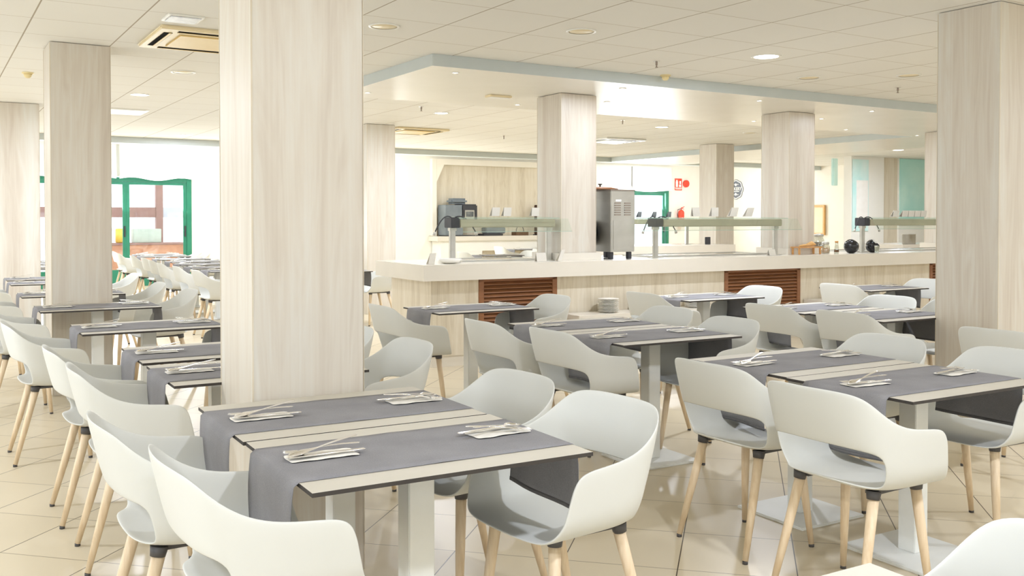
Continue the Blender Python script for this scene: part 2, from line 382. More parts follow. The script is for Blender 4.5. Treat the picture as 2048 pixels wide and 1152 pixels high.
for i, ((tx, ty), (fx, fy)) in enumerate(LEGS):
    bm = B(); add_tube(bm, [(fx, fy, 0.012), (fx*.5+tx*.5, fy*.5+ty*.5, 0.21), (tx, ty, 0.412)], [0.0115, 0.0165, 0.0195], 14); ME['leg%d' % i] = to_mesh('leg', bm, M['wood'])
    bm = B(); add_tube(bm, [(fx, fy, 0.0), (fx, fy, 0.012)], 0.0112, 12); ME['cap%d' % i] = to_mesh('foot_cap', bm, M['dark'])
bm = B()
for (tx, ty), (fx, fy) in LEGS:
    dx, dy = (fx-tx)/0.4, (fy-ty)/0.4
    add_tube(bm, [(tx+dx*.02, ty+dy*.02, 0.400), (tx, ty, 0.428)], [0.0215, 0.026], 14)
for s in (1, -1):
    add_prism(bm, [(-.085, s*.165), (-.085, s*.125), (.155, s*.118), (.155, s*.158)], 0.4135, 0.4255)
add_box(bm, .0, .04, -.13, .13, .412, .421)
ME['base'] = to_mesh('base_frame', bm, M['dark'])
def make_chair():
    t = thing('armchair', '', 'chair', (0, 0, 0), 0, 'white shell armchairs')
    obj('shell', ME['shell'], t); obj('base_frame', ME['base'], t)
    for i in range(4):
        l = obj('leg', ME['leg%d' % i], t); obj('foot_cap', ME['cap%d' % i], l)
    return t
_chair = [None]
def chair(x, y, deg, label):
    if _chair[0] is None: c = _chair[0] = make_chair()
    else: c = copy_tree(_chair[0])
    c.location = (x, y, 0); c.rotation_euler = (0, 0, math.radians(deg)); c['label'] = label
    return c

# ------------------------------------------------------------------ table, runner, place settings
TL, TW, TH = 0.815, 0.605, 0.705
bm = B(); add_box(bm, -TL/2, TL/2, -TW/2, TW/2, TH-0.011, TH, 0)
bmesh.ops.recalc_face_normals(bm, faces=bm.faces)
for f in bm.faces: f.material_index = 0 if f.normal.z > 0.5 else 1
ME['top'] = to_mesh('tabletop', bm, [M['hpl'], M['edge']])
bm = B(); add_box(bm, -.15, .15, -.12, .12, TH-0.019, TH-0.0112, 0.002); ME['mount'] = to_mesh('mounting_plate', bm, M['edge'])
bm = B(); add_box(bm, -.04, .04, -.04, .04, 0.012, TH-0.0192, 0.003); ME['column'] = to_mesh('column', bm, M['tablemetal'])
bm = B(); add_box(bm, -.20, .20, -.20, .20, 0.0, 0.012, 0.003); ME['plate'] = to_mesh('base_plate', bm, M['tablemetal'])
def runner_mesh(seed, hangl, hangr):
    rnd = random.Random(seed); hx = TL/2 + 0.005; hw = 0.20
    path = []
    for k in range(9): path.append((-hx - 0.004 - 0.010*math.sin(k/8*2.6), TH - hangl + k/8*(hangl-0.010), 1-k/8))
    path += [(-hx+0.001, TH-0.002, 0), (-hx+0.006, TH+0.0015, 0)]
    for k in range(1, 12): path.append((-hx+0.006 + k/12*(2*hx-0.012), TH+0.0015+(0.0012 if k == 6 else 0), 0))
    path += [(hx-0.006, TH+0.0015, 0), (hx-0.001, TH-0.002, 0)]
    for k in range(9): path.append((hx + 0.004 + 0.010*math.sin((8-k)/8*2.6), TH - hangr + (8-k)/8*(hangr-0.010), k/8))
    ph = rnd.uniform(0, 6); rows = []
    for x, z, h in path:
        row = []
        for j in range(11):
            y = -hw + 2*hw*j/10
            off = h*0.009*math.sin(y*16+ph) * (1 if x < 0 else -1)
            row.append((x + off, y*(1-0.03*h), z + 0.004*h*math.sin(y*9+ph)))
        rows.append(row)
    bm = B(); add_sheet(bm, rows)
    bm.faces.ensure_lookup_table()
    nr = len(path)-1
    for i, f in enumerate(bm.faces): f.material_index = 1 if (i // 10) in (0, nr-1) and False else 0
    return baked('runner', bm, [M['runner']], [('SOLIDIFY', dict(thickness=0.0016, offset=0.0))])
def hem_mesh(seed, sg, hg):
    bm = B(); hx = TL/2 + 0.005
    if True:
        x = sg*(hx + 0.0045); rnd = random.Random(seed); ph = rnd.uniform(0, 6)
        rows = []
        for k, (dz, h) in enumerate(((0.0, 1), (0.006, .97), (0.012, .94))):
            row = []
            for j in range(11):
                y = -.20 + .40*j/10; sx = sg*0.010*math.sin((1-h)*2.6)
                row.append((x + sx + h*0.009*math.sin(y*16+ph)*(1 if sg < 0 else -1), y*(1-0.03*h), TH - hg + dz + 0.004*h*math.sin(y*9+ph)))
            rows.append(row)
        add_sheet(bm, rows)
    return baked('hem', bm, [M['hem']], [('SOLIDIFY', dict(thickness=0.0042, offset=0.0))])
ME['hems'] = [(hem_mesh(s, -1, 0.24), hem_mesh(s, 1, 0.20)) for s in range(4)]
ME['runners'] = [runner_mesh(s, 0.24, 0.20) for s in range(4)]
def napkin_mesh():
    rows = []
    for i in range(9):
        row = []
        for j in range(5):
            x = -.098 + .196*i/8; y = -.047 + .094*j/4
            z = 0.0012 + 0.0035*math.sin(i*1.1+j*.7)**2*(1 if 1 < i < 8 else .3)
            row.append((x + 0.003*math.sin(j*2.1), y + 0.003*math.sin(i*1.3), z))
        rows.append(row)
    bm = B(); add_sheet(bm, rows); return baked('napkin', bm, M['paper'], [('SOLIDIFY', dict(thickness=0.0016, offset=1.0)), ('SUBSURF', dict(levels=1, render_levels=1))])
ME['napkin'] = napkin_mesh()
def flat_shape(name, outline, zf, thick=0.0022):
    """cutlery from half-width stations: (x, halfwidth, z, dish)"""
    rows = []
    for x, hw, z, dish in outline:
        rows.append([(x, -hw, z+dish), (x, -hw*.5, z+dish*.3), (x, 0, z), (x, hw*.5, z+dish*.3), (x, hw, z+dish)])
    bm = B(); add_sheet(bm, rows)
    return baked(name, bm, M['steel'], [('SOLIDIFY', dict(thickness=thick, offset=0.0)), ('SUBSURF', dict(levels=1, render_levels=1))])
ME['knife'] = flat_shape('knife', [(-.105,.004,.004,0),(-.10,.0075,.004,0),(-.03,.006,.005,0),(-.01,.0045,.005,0),(.0,.008,.005,0),(.06,.0095,.005,0),(.095,.007,.005,0),(.106,.002,.005,0)], 0, 0.003)
ME['spoon'] = flat_shape('spoon', [(-.10,.003,.010,0),(-.095,.0075,.010,0),(-.05,.005,.011,0),(.0,.003,.009,0),(.04,.003,.006,0),(.052,.009,.004,.004),(.065,.017,.002,.007),(.08,.0185,.001,.008),(.095,.013,.003,.006),(.104,.003,.006,0)], 0, 0.002)
def fork_mesh():
    bm = B()
    rows = [[(x, -hw, z), (x, 0, z), (x, hw, z)] for x, hw, z in ((-.10,.003,.010),(-.095,.0075,.010),(-.05,.005,.012),(.0,.003,.010),(.03,.004,.006),(.042,.011,.005),(.055,.0125,.004))]
    add_sheet(bm, rows)
    for k in range(4):
        y = -.0105 + .007*k
        add_sheet(bm, [[(.055, y-.002, .004), (.055, y+.002, .004)], [(.075, y-.0018, .003), (.075, y+.0018, .003)], [(.098, y-.001, .006), (.098, y+.001, .006)]])
    return baked('fork', bm, M['steel'], [('SOLIDIFY', dict(thickness=0.002, offset=0.0)), ('SUBSURF', dict(levels=1, render_levels=1))])
ME['fork'] = fork_mesh()
_table = [None]
def table(x, y, deg, name, hidden_left=False, hidden_right=False, settings=(1, 1), seed=0):
    """name: phrase telling which table, used in every label"""
    if _table[0] is None:
        t = _table[0] = thing('dining_table', '', 'table', (0, 0, 0), 0, 'small cream dining tables')
        obj('tabletop', ME['top'], t); obj('mounting_plate', ME['mount'], t); obj('column', ME['column'], t); obj('base_plate', ME['plate'], t)
    else: t = copy_tree(_table[0])
    a = math.radians(deg); t.location = (x, y, 0); t.rotation_euler = (0, 0, a)
    t['label'] = 'cream table with thin black edge, ' + name
    r = obj('table_runner', ME['runners'][seed % 4], None, (x, y, 0.0003), a)
    for hm in ME['hems'][seed % 4]: obj('hem', hm, r)
    tag(r, 'grey cloth runner hanging off ' + name, 'table runner', 'grey cloth table runners')
    R = Matrix.Rotation(a, 4, 'Z')
    rnd = random.Random(seed*13+5)
    for side, on in ((-1, settings[0]), (1, settings[1])):
        if not on: continue
        sname = 'left' if side < 0 else 'right'
        cx, cyy = side*(TL/2-0.125 + rnd.uniform(-.012, .012)), 0.015 + rnd.uniform(-.02, .02)
        p = R @ Vector((cx, cyy, 0)); px, py = x+p.x, y+p.y
        rot = a + (0 if side < 0 else PI) + math.radians(rnd.uniform(-5, 5))
        z0 = TH + 0.0034
        n = obj('napkin', ME['napkin'], None, (px, py, z0), rot)
        tag(n, 'white paper napkin, %s end of %s' % (sname, name), 'napkin', 'white paper napkins')
        Q = Matrix.Rotation(rot, 4, 'Z')
        for kind, dx, dy, dr, dz, tilt in (('knife', .012, -.018, 2, .0065, 0), ('fork', .004, .016, -14, .0125, .06), ('spoon', .016, .010, 17, .0180, .10)):
            v = Q @ Vector((dx + rnd.uniform(-.006, .006), dy + rnd.uniform(-.005, .005), 0))
            c = obj(kind, ME[kind], None, (px+v.x, py+v.y, z0+dz), rot + PI + math.radians(dr + rnd.uniform(-5, 5)))
            c.rotation_euler = (0, tilt, c.rotation_euler[2]); c.scale = (1.08, 1.25, 1.1)
            tag(c, 'steel %s on napkin, %s end of %s' % (kind, sname, name), kind, 'steel cutlery on napkins')
    return t

# near left block
table(1.200, 2.478, -1.5, 'the nearest table on the left', seed=1)
table(1.210, 3.092, -1.5, 'the table touching the big near pillar', seed=2)
# right block
table(3.452, 3.064, -1.0, 'the rear table, right foreground pair', seed=3)
table(3.428, 2.452, -1.2, 'the front table, right foreground pair', seed=4)
# middle block
table(3.505, 4.200, -2.0, 'the front table, middle pair', seed=5)
table(3.520, 4.815, -1.8, 'the rear table, middle pair', seed=6)
table(3.445, 6.185, -1.0, 'the table before the first louvre', seed=7)
table(5.615, 6.04, -1.5, 'the table before the second louvre', seed=8)
table(5.600, 4.86, -1.5, 'the rear table, right pillar pair', seed=9)
table(5.620, 4.235, -1.5, 'the front table, right pillar pair', seed=10)
table(7.740, 5.98, -1.5, 'the farthest table before the counter', seed=11)
# left column
table(1.245, 4.175, -1.0, 'the table just left of the big pillar', seed=12)
table(1.255, 4.865, -1.0, 'the second table left of big pillar', seed=13)
table(1.175, 6.185, -1.0, 'the table below the left pillar', seed=14)
table(1.11, 7.76, -1.0, 'the table touching the left pillar', seed=15)
table(1.110, 9.26, -1.0, 'the table just past the left pillar', seed=0)
table(1.150, 10.98, -1.0, 'the second table before the edge pillar', seed=1)
table(1.170, 11.80, -1.0, 'the table at the left edge pillar', seed=2)
table(1.6, 14.2, -1.0, 'nearest table in the left pillar gap', seed=3)
table(1.7, 15.3, -1.0, 'middle table in the left pillar gap', seed=3)
table(1.8, 16.4, -1.0, 'farthest table in the left pillar gap', seed=3)
# far block before the green door
FAR = [(3.44, 11.35, 'the first table, green door row'), (3.44, 12.35, 'the second table, green door row'), (3.44, 13.28, 'the third table, green door row'), (3.52, 14.28, 'the fourth table, green door row'),
       (3.60, 15.25, 'the fifth table, green door row'), (3.62, 16.3, 'the sixth table, green door row'), (3.62, 17.65, 'the seventh table, green door row'), (3.70, 18.55, 'the last table, green door row')]
for k, (x, y, nm) in enumerate(FAR): table(x, y, -0.5, nm, seed=k)
# beyond the counter
BEY = [(8.9, 15.0, 'the table beyond the counter end'), (10.9, 15.6, 'the table beyond the counter pillar'), (11.2, 17.6, 'the table before the coffee counter')]
for k, (x, y, nm) in enumerate(BEY): table(x, y, -0.5, nm, seed=k)
table(4.42, 11.5, -0.5, 'the table hidden past the big pillar', settings=(0, 1), seed=1)
# the table corner at the bottom right
table(1.115, 0.895, -1.5, 'the table whose far corner shows at the bottom right', settings=(0, 0), seed=2)

# chairs: (x, y, facing degrees, label)
CH = [
 (0.72, 2.44, 0, 'white armchair nearest the camera, left end of the front table, cut by bottom edge'),
 (0.65, 3.00, 0, 'white armchair second from the camera in the left row, behind the nearest one'),
 (0.72, 4.12, -2, 'white armchair third from the camera in the left row, beside the third table'),
 (0.70, 4.79, 0, 'white armchair fourth from the camera in the left row'),
 (0.61, 6.08, 0, 'white armchair fifth in the left row, its feet in open floor by the left edge'),
 (0.56, 7.55, 0, 'white armchair at the left edge before the left pillar, mostly cropped'),
 (0.52, 9.15, 0, 'white armchair at the left edge, left of the table seen both sides of the pillar'),
 (0.56, 10.9, 0, 'white armchair at the left edge, small sliver under the far left tables'),
 (1.715, 2.475, 184, 'white armchair at the right end of the front table, seat and grey runner end visible'),
 (1.71, 3.04, 184, 'white armchair behind the near right one, at the second table'),
 (1.80, 4.17, 180, 'white armchair just right of the big near pillar, back turned to the aisle'),
 (1.80, 4.86, 180, 'white armchair hidden by the big near pillar, only legs left of it visible'),
 (1.72, 6.10, 180, 'white armchair under the far side of the long-looking left table'),
 (1.675, 8.15, 182, 'white armchair with large curved arm right of the left pillar'),
 (1.63, 9.16, 182, 'white armchair behind the large curved one, second right of the left pillar'),
 (1.71, 10.85, 182, 'white armchair third right of the left pillar, touching its edge'),
 (2.94, 2.905, 0, 'white armchair with back opening, at the left end of the rear right-hand table'),
 (2.85, 2.29, 0, 'white armchair with back opening, large in the right foreground'),
 (3.89, 3.08, 178, 'white armchair facing left at the rear table of the right foreground pair'),
 (3.93, 2.46, 178, 'white armchair facing left at the right edge of the picture, its arm cut off'),
 (3.04, 4.22, 0, 'white armchair with back to camera at the front table of the middle pair'),
 (2.95, 4.79, 0, 'white armchair behind that of the middle pair, left end of its rear table'),
 (3.86, 4.12, 178, 'white armchair facing left at the front table of the middle pair'),
 (4.0, 4.83, 180, 'white armchair facing left at the rear table of the middle pair'),
 (2.86, 6.02, 0, 'white armchair at the single table before the first louvre, right of the big pillar'),
 (3.92, 6.08, 180, 'white armchair in front of the first brown louvre'),
 (5.08, 5.94, 0, 'white armchair at the left end of the table before the second louvre'),
 (6.02, 5.94, 180, 'white armchair in front of the second brown louvre'),
 (5.13, 4.66, 0, 'white armchair at the left end of the rear table beside the right pillar'),
 (5.16, 4.06, 0, 'white armchair at the left end of the front table beside the right pillar'),
 (6.06, 4.68, 180, 'white armchair facing left at the rear table beside the right pillar'),
 (6.18, 4.20, 180, 'white armchair half hidden behind the right pillar'),
 (7.24, 5.81, 0, 'white armchair left end of the farthest right table, near the wooden rack'),
 (8.14, 5.80, 180, 'white armchair right end of the farthest right table, under the third louvre'),
 (5.06, 2.98, 0, 'white armchair back showing at the right edge in front of the pillar'),
 (5.0, 11.47, 180, 'white armchair peeking out left of the counter end, wooden legs visible'),
 (1.60, 0.90, 180, 'white armchair top at the bottom right corner, blurred and cropped'),
]
for k, (x, y, nm) in enumerate(FAR):
    CH.append((x-0.55, y-0.02, 0, 'white armchair at the left end of ' + nm))
    if k > 1: CH.append((x+0.55, y, 180, 'white armchair at the right end of ' + nm))
for k, (x, y, nm) in enumerate(BEY):
    CH.append((x-0.5, y, 0, 'white armchair at the left end of ' + nm)); CH.append((x+0.5, y, 180, 'white armchair at the right end of ' + nm))
for c in CH: chair(*c)
# ------------------------------------------------------------------ serving counter
CA = math.radians(-1.7); CO = Vector((3.80, 7.68, 0)); ZT = 0.9475
def cw(lx, ly, z=0.0):
    return (CO.x + lx*math.cos(CA) - ly*math.sin(CA), CO.y + lx*math.sin(CA) + ly*math.cos(CA), z)
def cl(X, Y):
    dx, dy = X-CO.x, Y-CO.y
    return (dx*math.cos(CA) + dy*math.sin(CA), -dx*math.sin(CA) + dy*math.cos(CA))
t = thing('serving_counter', 'long cream topped serving counter with pale wood front and brown louvres', 'counter', CO, CA)
LEN, DEP = 10.6, 1.15
holes = []
for px, py in ((5.42, 7.88), (8.63, 7.85), (12.42, 8.3)):
    cs = [cl(px+a, py+b) for a in (0, .432) for b in (0, .432)]
    holes.append((min(c[0] for c in cs)-.006, max(c[0] for c in cs)+.006, min(c[1] for c in cs)-.006, max(c[1] for c in cs)+.006))
bm = B(); x = 0
for hx0, hx1, hy0, hy1 in holes:
    add_box(bm, x, hx0, 0, DEP, ZT-.145, ZT); add_box(bm, hx0, hx1, 0, hy0, ZT-.145, ZT)
    if hy1 < DEP: add_box(bm, hx0, hx1, hy1, DEP, ZT-.145, ZT)
    x = hx1
add_box(bm, x, LEN, 0, DEP, ZT-.145, ZT)
bmesh.ops.remove_doubles(bm, verts=bm.verts, dist=0.0005)
mk('worktop', bm, M['counter'], t)
LV = [(0.62, 1.49), (3.66, 4.82), (7.12, 8.4)]
FY = 0.13
bm = B(); xs = 0.13
for a, b in LV:
    add_box(bm, xs, a, FY, FY+.03, .10, ZT-.146); add_box(bm, a, b, FY, FY+.03, .10, .16); xs = b
add_box(bm, xs, LEN-.1, FY, FY+.03, .10, ZT-.146)
add_box(bm, .13, .16, FY+.03, DEP-.1, .10, ZT-.146); add_box(bm, .16, LEN-.1, DEP-.13, DEP-.1, .10, ZT-.146)
mk('front_panel', bm, M['panel'], t)
bm = B(); add_box(bm, .14, LEN-.11, FY+.012, FY+.03, 0, .0995); add_box(bm, .142, .16, FY+.03, DEP-.11, 0, .0995); mk('plinth', bm, M['counter'], t)
for a, b in LV:
    bm = B(); z0, z1 = .16, ZT-.146
    add_box(bm, a, b, FY+.028, FY+.04, z0, z1, mi=1)
    for q0, q1, r0, r1 in ((a, a+.055, z0, z1), (b-.055, b, z0, z1), (a, b, z0, z0+.04), (a, b, z1-.03, z1)):
        add_box(bm, q0, q1, FY-.008, FY+.028, r0, r1, .003)
    lv = mk('louvre', bm, [M['louver'], M['louverdark']], t)
    bm = B(); n = 15
    for k in range(n):
        zc = z0+.06+(z1-z0-.11)*k/(n-1)
        vs0 = [(a+.055, FY-.004, zc-.014), (b-.055, FY-.004, zc-.014), (b-.055, FY+.024, zc+.012), (a+.055, FY+.024, zc+.012)]
        lo = [bm.verts.new(v) for v in vs0]; hi = [bm.verts.new((v[0], v[1]+.002, v[2]+.008)) for v in vs0]
        bm.faces.new(lo); bm.faces.new(hi)
        for q in range(4): bm.faces.new((lo[q], lo[(q+1) % 4], hi[(q+1) % 4], hi[q]))
    mk('slats', bm, M['louver'], lv)
# low cream ledges in front of the counter
def ledge(a, b, label):
    l = thing('low_ledge', label, 'ledge', cw(a, -.20), CA, 'low cream ledges along the counter')
    bm = B(); add_box(bm, 0, b-a, 0, .32, .39, .435, .003); mk('top', bm, M['counter'], l)
    bm = B(); add_box(bm, .02, b-a-.02, .02, .32, 0, .3895); mk('body', bm, M['counter'], l)
ledge(1.53, 3.62, 'low cream ledge with white plate stacks, between the first and second louvre')
ledge(4.87, 5.8, 'low cream ledge right of the second louvre, mostly behind chairs')
# pillar collars
for (hx0, hx1, hy0, hy1), nm in zip(holes, ('beside the steel machine', 'beside the wooden rack', 'at the far right')):
    c = thing('pillar_collar', 'white collar boxed around the counter pillar ' + nm, 'collar', CO, CA, 'white pillar collars on the counter')
    bm = B(); h = ZT+.072; g = .0
    for b0 in ((hx0-.03, hx1+.03, hy0-.03, hy0), (hx0-.03, hx1+.03, hy1, hy1+.03), (hx0-.03, hx0, hy0, hy1), (hx1, hx1+.03, hy0, hy1)):
        add_box(bm, b0[0], b0[1], b0[2], b0[3], ZT+.0005, h)
    mk('panel', bm, M['counter'], c)

def guard(x0, x1, ly, label, ext=.16, over0=.04):
    """heated sneeze guard along local x from x0 to x1"""
    g = thing('sneeze_guard', label, 'sneeze guard', cw(x0, ly, ZT+.0005), CA, 'glass sneeze guards with heat lamps'); Lg = x1-x0
    for px in (0, Lg):
        bm = B(); add_box(bm, px-.027, px+.027, -.02, .02, 0, .325, .004); add_box(bm, px-.07, px+.07, -.05, .05, 0, .006, .002)
        add_box(bm, px-.034, px+.034, -.028, .028, .30, .33, .003); mk('post', bm, M['brushed'], g)
    bm = B(); add_box(bm, .045, Lg+.04, -.075, .075, .332, .412, .008); mk('lamp_beam', bm, M['beam'], g)
    bm = B(); add_box(bm, -.045, .044, -.078, .078, .330, .428, .004); mk('end_block', bm, M['matblack'], g)
    for s in (-1, 1):
        pts = [(s*.02, -.02, .428)]
        for k in range(1, 9):
            a = k/8; pts.append((s*(.02 + .19*a), -.02-.05*a, .430 + .02*math.sin(a*PI)*1.2 - .135*a*a))
        bm = B(); add_tube(bm, pts, .006, 8); cb = mk('gooseneck', bm, M['matblack'], g)
        bm = B(); e = Vector(pts[-1]); add_tube(bm, [e, e+Vector((s*.006, 0, -.012)), e+Vector((s*.014, 0, -.034))], [.007, .013, .015], 10); mk('lamp_head', bm, M['brushed'], cb)
    def slab(name, pts, th=.006):
        bm = B(); a = [bm.verts.new(p) for p in pts]
        n = (Vector(pts[1])-Vector(pts[0])).cross(Vector(pts[3])-Vector(pts[0])).normalized()*th
        b = [bm.verts.new(Vector(p)+n) for p in pts]
        bm.faces.new(a); bm.faces.new(b)
        for q in range(4): bm.faces.new((a[q], a[(q+1) % 4], b[(q+1) % 4], b[q]))
        mk(name, bm, M['glass'], g)
    slab('top_glass', [(-over0, -.14, .418), (Lg+ext*.3, -.14, .418), (Lg+ext*.3, .16, .432), (-over0, .16, .432)])
    slab('front_glass', [(-over0, -.22, .295), (Lg+ext, -.22, .295), (Lg+ext, -.142, .415), (-over0, -.142, .415)])
    bm = B(); add_box(bm, -over0, Lg+ext, -.224, -.218, .290, .2945); mk('glass_edge', bm, M['glassedge'], g)
    bm = B(); add_box(bm, -over0, Lg+ext*.3, -.1425, -.1385, .419, .4245); mk('glass_edge', bm, M['glassedge'], g)
    return g
guard(0.45, 1.52, .34, 'first sneeze guard with heat lamp at the left end of the counter', .14, .0)
guard(2.82, 4.56, .27, 'second sneeze guard with heat lamp, right of the steel machine', .20, .36)
guard(6.03, 8.5, .27, 'third sneeze guard with heat lamp, between the two black bowls', .1, .0)

# steel drinks machine
t = thing('slush_machine', 'tall stainless steel machine on black feet behind the counter pillar', 'machine', (5.965, 7.78, ZT+.001), CA)
bm = B(); add_box(bm, 0, .305, 0, .50, .075, .70, .006); mk('body', bm, M['brushed'], t)
bm = B(); add_box(bm, -.005, .31, -.005, .505, .701, .715, .003); mk('top_rim', bm, M['darksteel'], t)
bm = B(); add_lathe(bm, [(.19, .716), (.192, .728), (.12, .742), (.02, .748)], .05, .26, 24); l = mk('lid', bm, M['louver'], t)
bm = B(); add_lathe(bm, [(.008, .748), (.008, .765), (.022, .772), (.022, .780)], .05, .26, 14); mk('knob', bm, M['matblack'], l)
for a in (0.045, .17):
    bm = B()
    for k in range(6): add_box(bm, a, a+.08, -.007, -.0005, .45+k*.024, .461+k*.024, .002)
    mk('vent', bm, M['darksteel'], t)
bm = B(); add_box(bm, .06, .13, -.003, -.0005, .592, .612); mk('rating_plate', bm, M['signwhite'], t)
bm = B(); add_box(bm, .03, .28, -.004, -.0005, .10, .40, .001); mk('service_panel', bm, M['brushed'], t)
bm = B(); add_tube(bm, [(-.045, .36, .27), (-.001, .36, .27)], .125, 28); mk('drum', bm, M['black'], t)
for px, py in ((.035, .05), (.265, .05), (.035, .45), (.265, .45)):
    bm = B(); add_box(bm, px-.022, px+.022, py-.022, py+.022, 0, .0745, .003); mk('foot', bm, M['matblack'], t)

def card(lx, ly, z, w_, h_, label, grp='white price cards', mat='cardgrey', tilt=.03):
    bm = B()
    for yy, s in ((0, 1), (.05, -1)):
        a = [(-w_/2, yy, 0), (w_/2, yy, 0), (w_/2+tilt, yy+s*.022, h_), (-w_/2+tilt, yy+s*.022, h_)]
        f = [bm.verts.new(p) for p in a]; b_ = [bm.verts.new((p[0], p[1]+.003*s, p[2])) for p in a]
        bm.faces.new(f); bm.faces.new(b_)
        for q in range(4): bm.faces.new((f[q], f[(q+1) % 4], b_[(q+1) % 4], b_[q]))
    add_box(bm, -w_/2, w_/2, 0, .053, -.0, .003)
    o = mk('price_card', bm, M[mat], None, cw(lx, ly, z), CA); tag(o, label, 'card', grp); return o
zt = ZT + .4415
for k, lx in enumerate((.93, 1.06, 1.38)): card(lx, .36, zt, .085, .085, ('first', 'second', 'third')[k] + ' price card from the left on the first sneeze guard', tilt=.02)
for k, lx in enumerate((3.40, 3.66, 3.93, 4.16)): card(lx, .28, zt, .10, .10, ('first', 'second', 'third', 'fourth')[k] + ' price card from the left on the second sneeze guard', tilt=(.0, .02, .05, .06)[k])
for k, lx in enumerate((6.66, 6.83, 6.95, 7.07, 7.19)): card(lx, .28, zt, .11, .08, ('first', 'second', 'third', 'fourth', 'fifth')[k] + ' price card from the left on the third sneeze guard', tilt=.05)
card(.13, .12, ZT+.001, .06, .10, 'small white card standing at the left corner of the counter')
card(1.30, .10, ZT+.001, .11, .085, 'white card lying in front of the right post, first sneeze guard', tilt=0)
card(1.50, .10, ZT+.001, .04, .11, 'leaning white card beside the pillar collar by the machine', tilt=.06)
card(4.36, .10, ZT+.001, .10, .07, 'cream card at the right post of the second sneeze guard', tilt=0)
card(8.62, .14, ZT+.001, .05, .10, 'leaning white card held by crossed wooden sticks, far right', tilt=.08)
bm = B()
add_tube(bm, [cw(8.50, .13, ZT+.004), cw(8.62, .13, ZT+.10)], .007, 6); add_tube(bm, [cw(8.62, .112, ZT+.004), cw(8.48, .112, ZT+.11)], .007, 6)
tag(mk('wooden_stand', bm, M['bamboo']), 'crossed wooden sticks stand at the far right of the counter', 'stand')
# heated wells set in the worktop
for a, b, nm in ((.60, 1.46, 'under the first sneeze guard'), (2.9, 4.6, 'under the second sneeze guard'), (6.12, 8.4, 'under the third sneeze guard')):
    w_ = thing('food_well', 'flat steel rimmed serving well ' + nm, 'serving well', cw(a, .42, ZT+.0005), CA, 'serving wells in the counter')
    bm = B(); Lw = b-a
    for q in ((0, Lw, 0, .03), (0, Lw, .52, .55), (0, .03, .03, .52), (Lw-.03, Lw, .03, .52)): add_box(bm, q[0], q[1], q[2], q[3], 0, .016, .002)
    mk('rim', bm, M['brushed'], w_)
    bm = B(); add_box(bm, .031, Lw-.031, .031, .519, 0, .008); mk('plate', bm, M['steel'], w_)
# cream dish near the left post
bm = B(); add_lathe(bm, [(.05, 0), (.10, .012), (.115, .045), (.108, .045), (.092, .018), (.0, .012)], seg=28, cap=False)
tag(mk('serving_dish', bm, M['ceramic'], None, cw(.36, .22, ZT+.001)), 'shallow cream dish left of the first steel post', 'dish')
# wooden rack
t = thing('wooden_rack', 'low honey coloured wooden serving rack on the counter', 'rack', cw(4.80, .14, ZT+.001), CA)
bm = B(); add_box(bm, 0, .40, 0, .02, .075, .09, .003); add_box(bm, 0, .40, .11, .13, .075, .09, .003)
for k in range(8): add_box(bm, .01+k*.052, .03+k*.052, .02, .11, .078, .088, .002)
mk('top', bm, M['bamboo'], t)
for px in (.02, .36):
    for py in (.005, .105):
        bm = B(); add_box(bm, px, px+.022, py, py+.02, 0, .0745, .003); mk('leg', bm, M['bamboo'], t)
bm = B(); add_tube(bm, [(.07, .05, .099), (.16, .06, .106), (.24, .05, .104)], [.009, .014, .009], 8); add_tube(bm, [(.20, .08, .104), (.28, .06, .124), (.33, .05, .112)], [.012, .03, .012], 10)
o = mk('bread_roll', bm, M['orange'], None, cw(4.80, .14, ZT+.001), CA); tag(o, 'crusty golden bread resting on the wooden rack', 'bread')
# jars, bottle, bowls, glass
def jar(lx, ly, r, h, label, fillmat='nuts'):
    t = thing('storage_jar', label, 'jar', cw(lx, ly, ZT+.001), 0, 'jars behind the wooden rack')
    bm = B(); add_lathe(bm, [(r*.9, .0), (r, .01), (r, h*.78), (r*.8, h*.9), (r*.8, h)], seg=24); mk('glass_body', bm, M['jar'], t)
    bm = B(); add_lathe(bm, [(r*.84, .006), (r*.93, .012), (r*.93, h*.62), (r*.5, h*.66)], seg=20); mk('contents', bm, M[fillmat], t)
    bm = B(); add_lathe(bm, [(r*.84, h+.0005), (r*.86, h+.006), (r*.84, h+.028), (r*.2, h+.034)], seg=24); mk('lid', bm, M['brushed'], t)
jar(5.50, .48, .07, .20, 'tall dark filled glass jar with steel lid behind the wooden rack')
jar(5.40, .28, .05, .11, 'smaller glass jar with brown filling beside the tall jar', 'bamboo')
t = thing('glass_bottle', 'slim glass bottle with cork and dark labels beside the jars', 'bottle', cw(5.42, .13, ZT+.001))
bm = B(); add_lathe(bm, [(.024, 0), (.027, .01), (.026, .075), (.02, .10), (.017, .118), (.02, .13)], seg=18); mk('glass_body', bm, M['jar'], t)
bm = B(); add_lathe(bm, [(.0185, .1305), (.02, .134), (.02, .152)], seg=16); mk('cork', bm, M['bamboo'], t)
bm = B(); add_lathe(bm, [(.0275, .02), (.0275, .05)], seg=18, cap=False); mk('label_band', bm, M['nuts'], t)
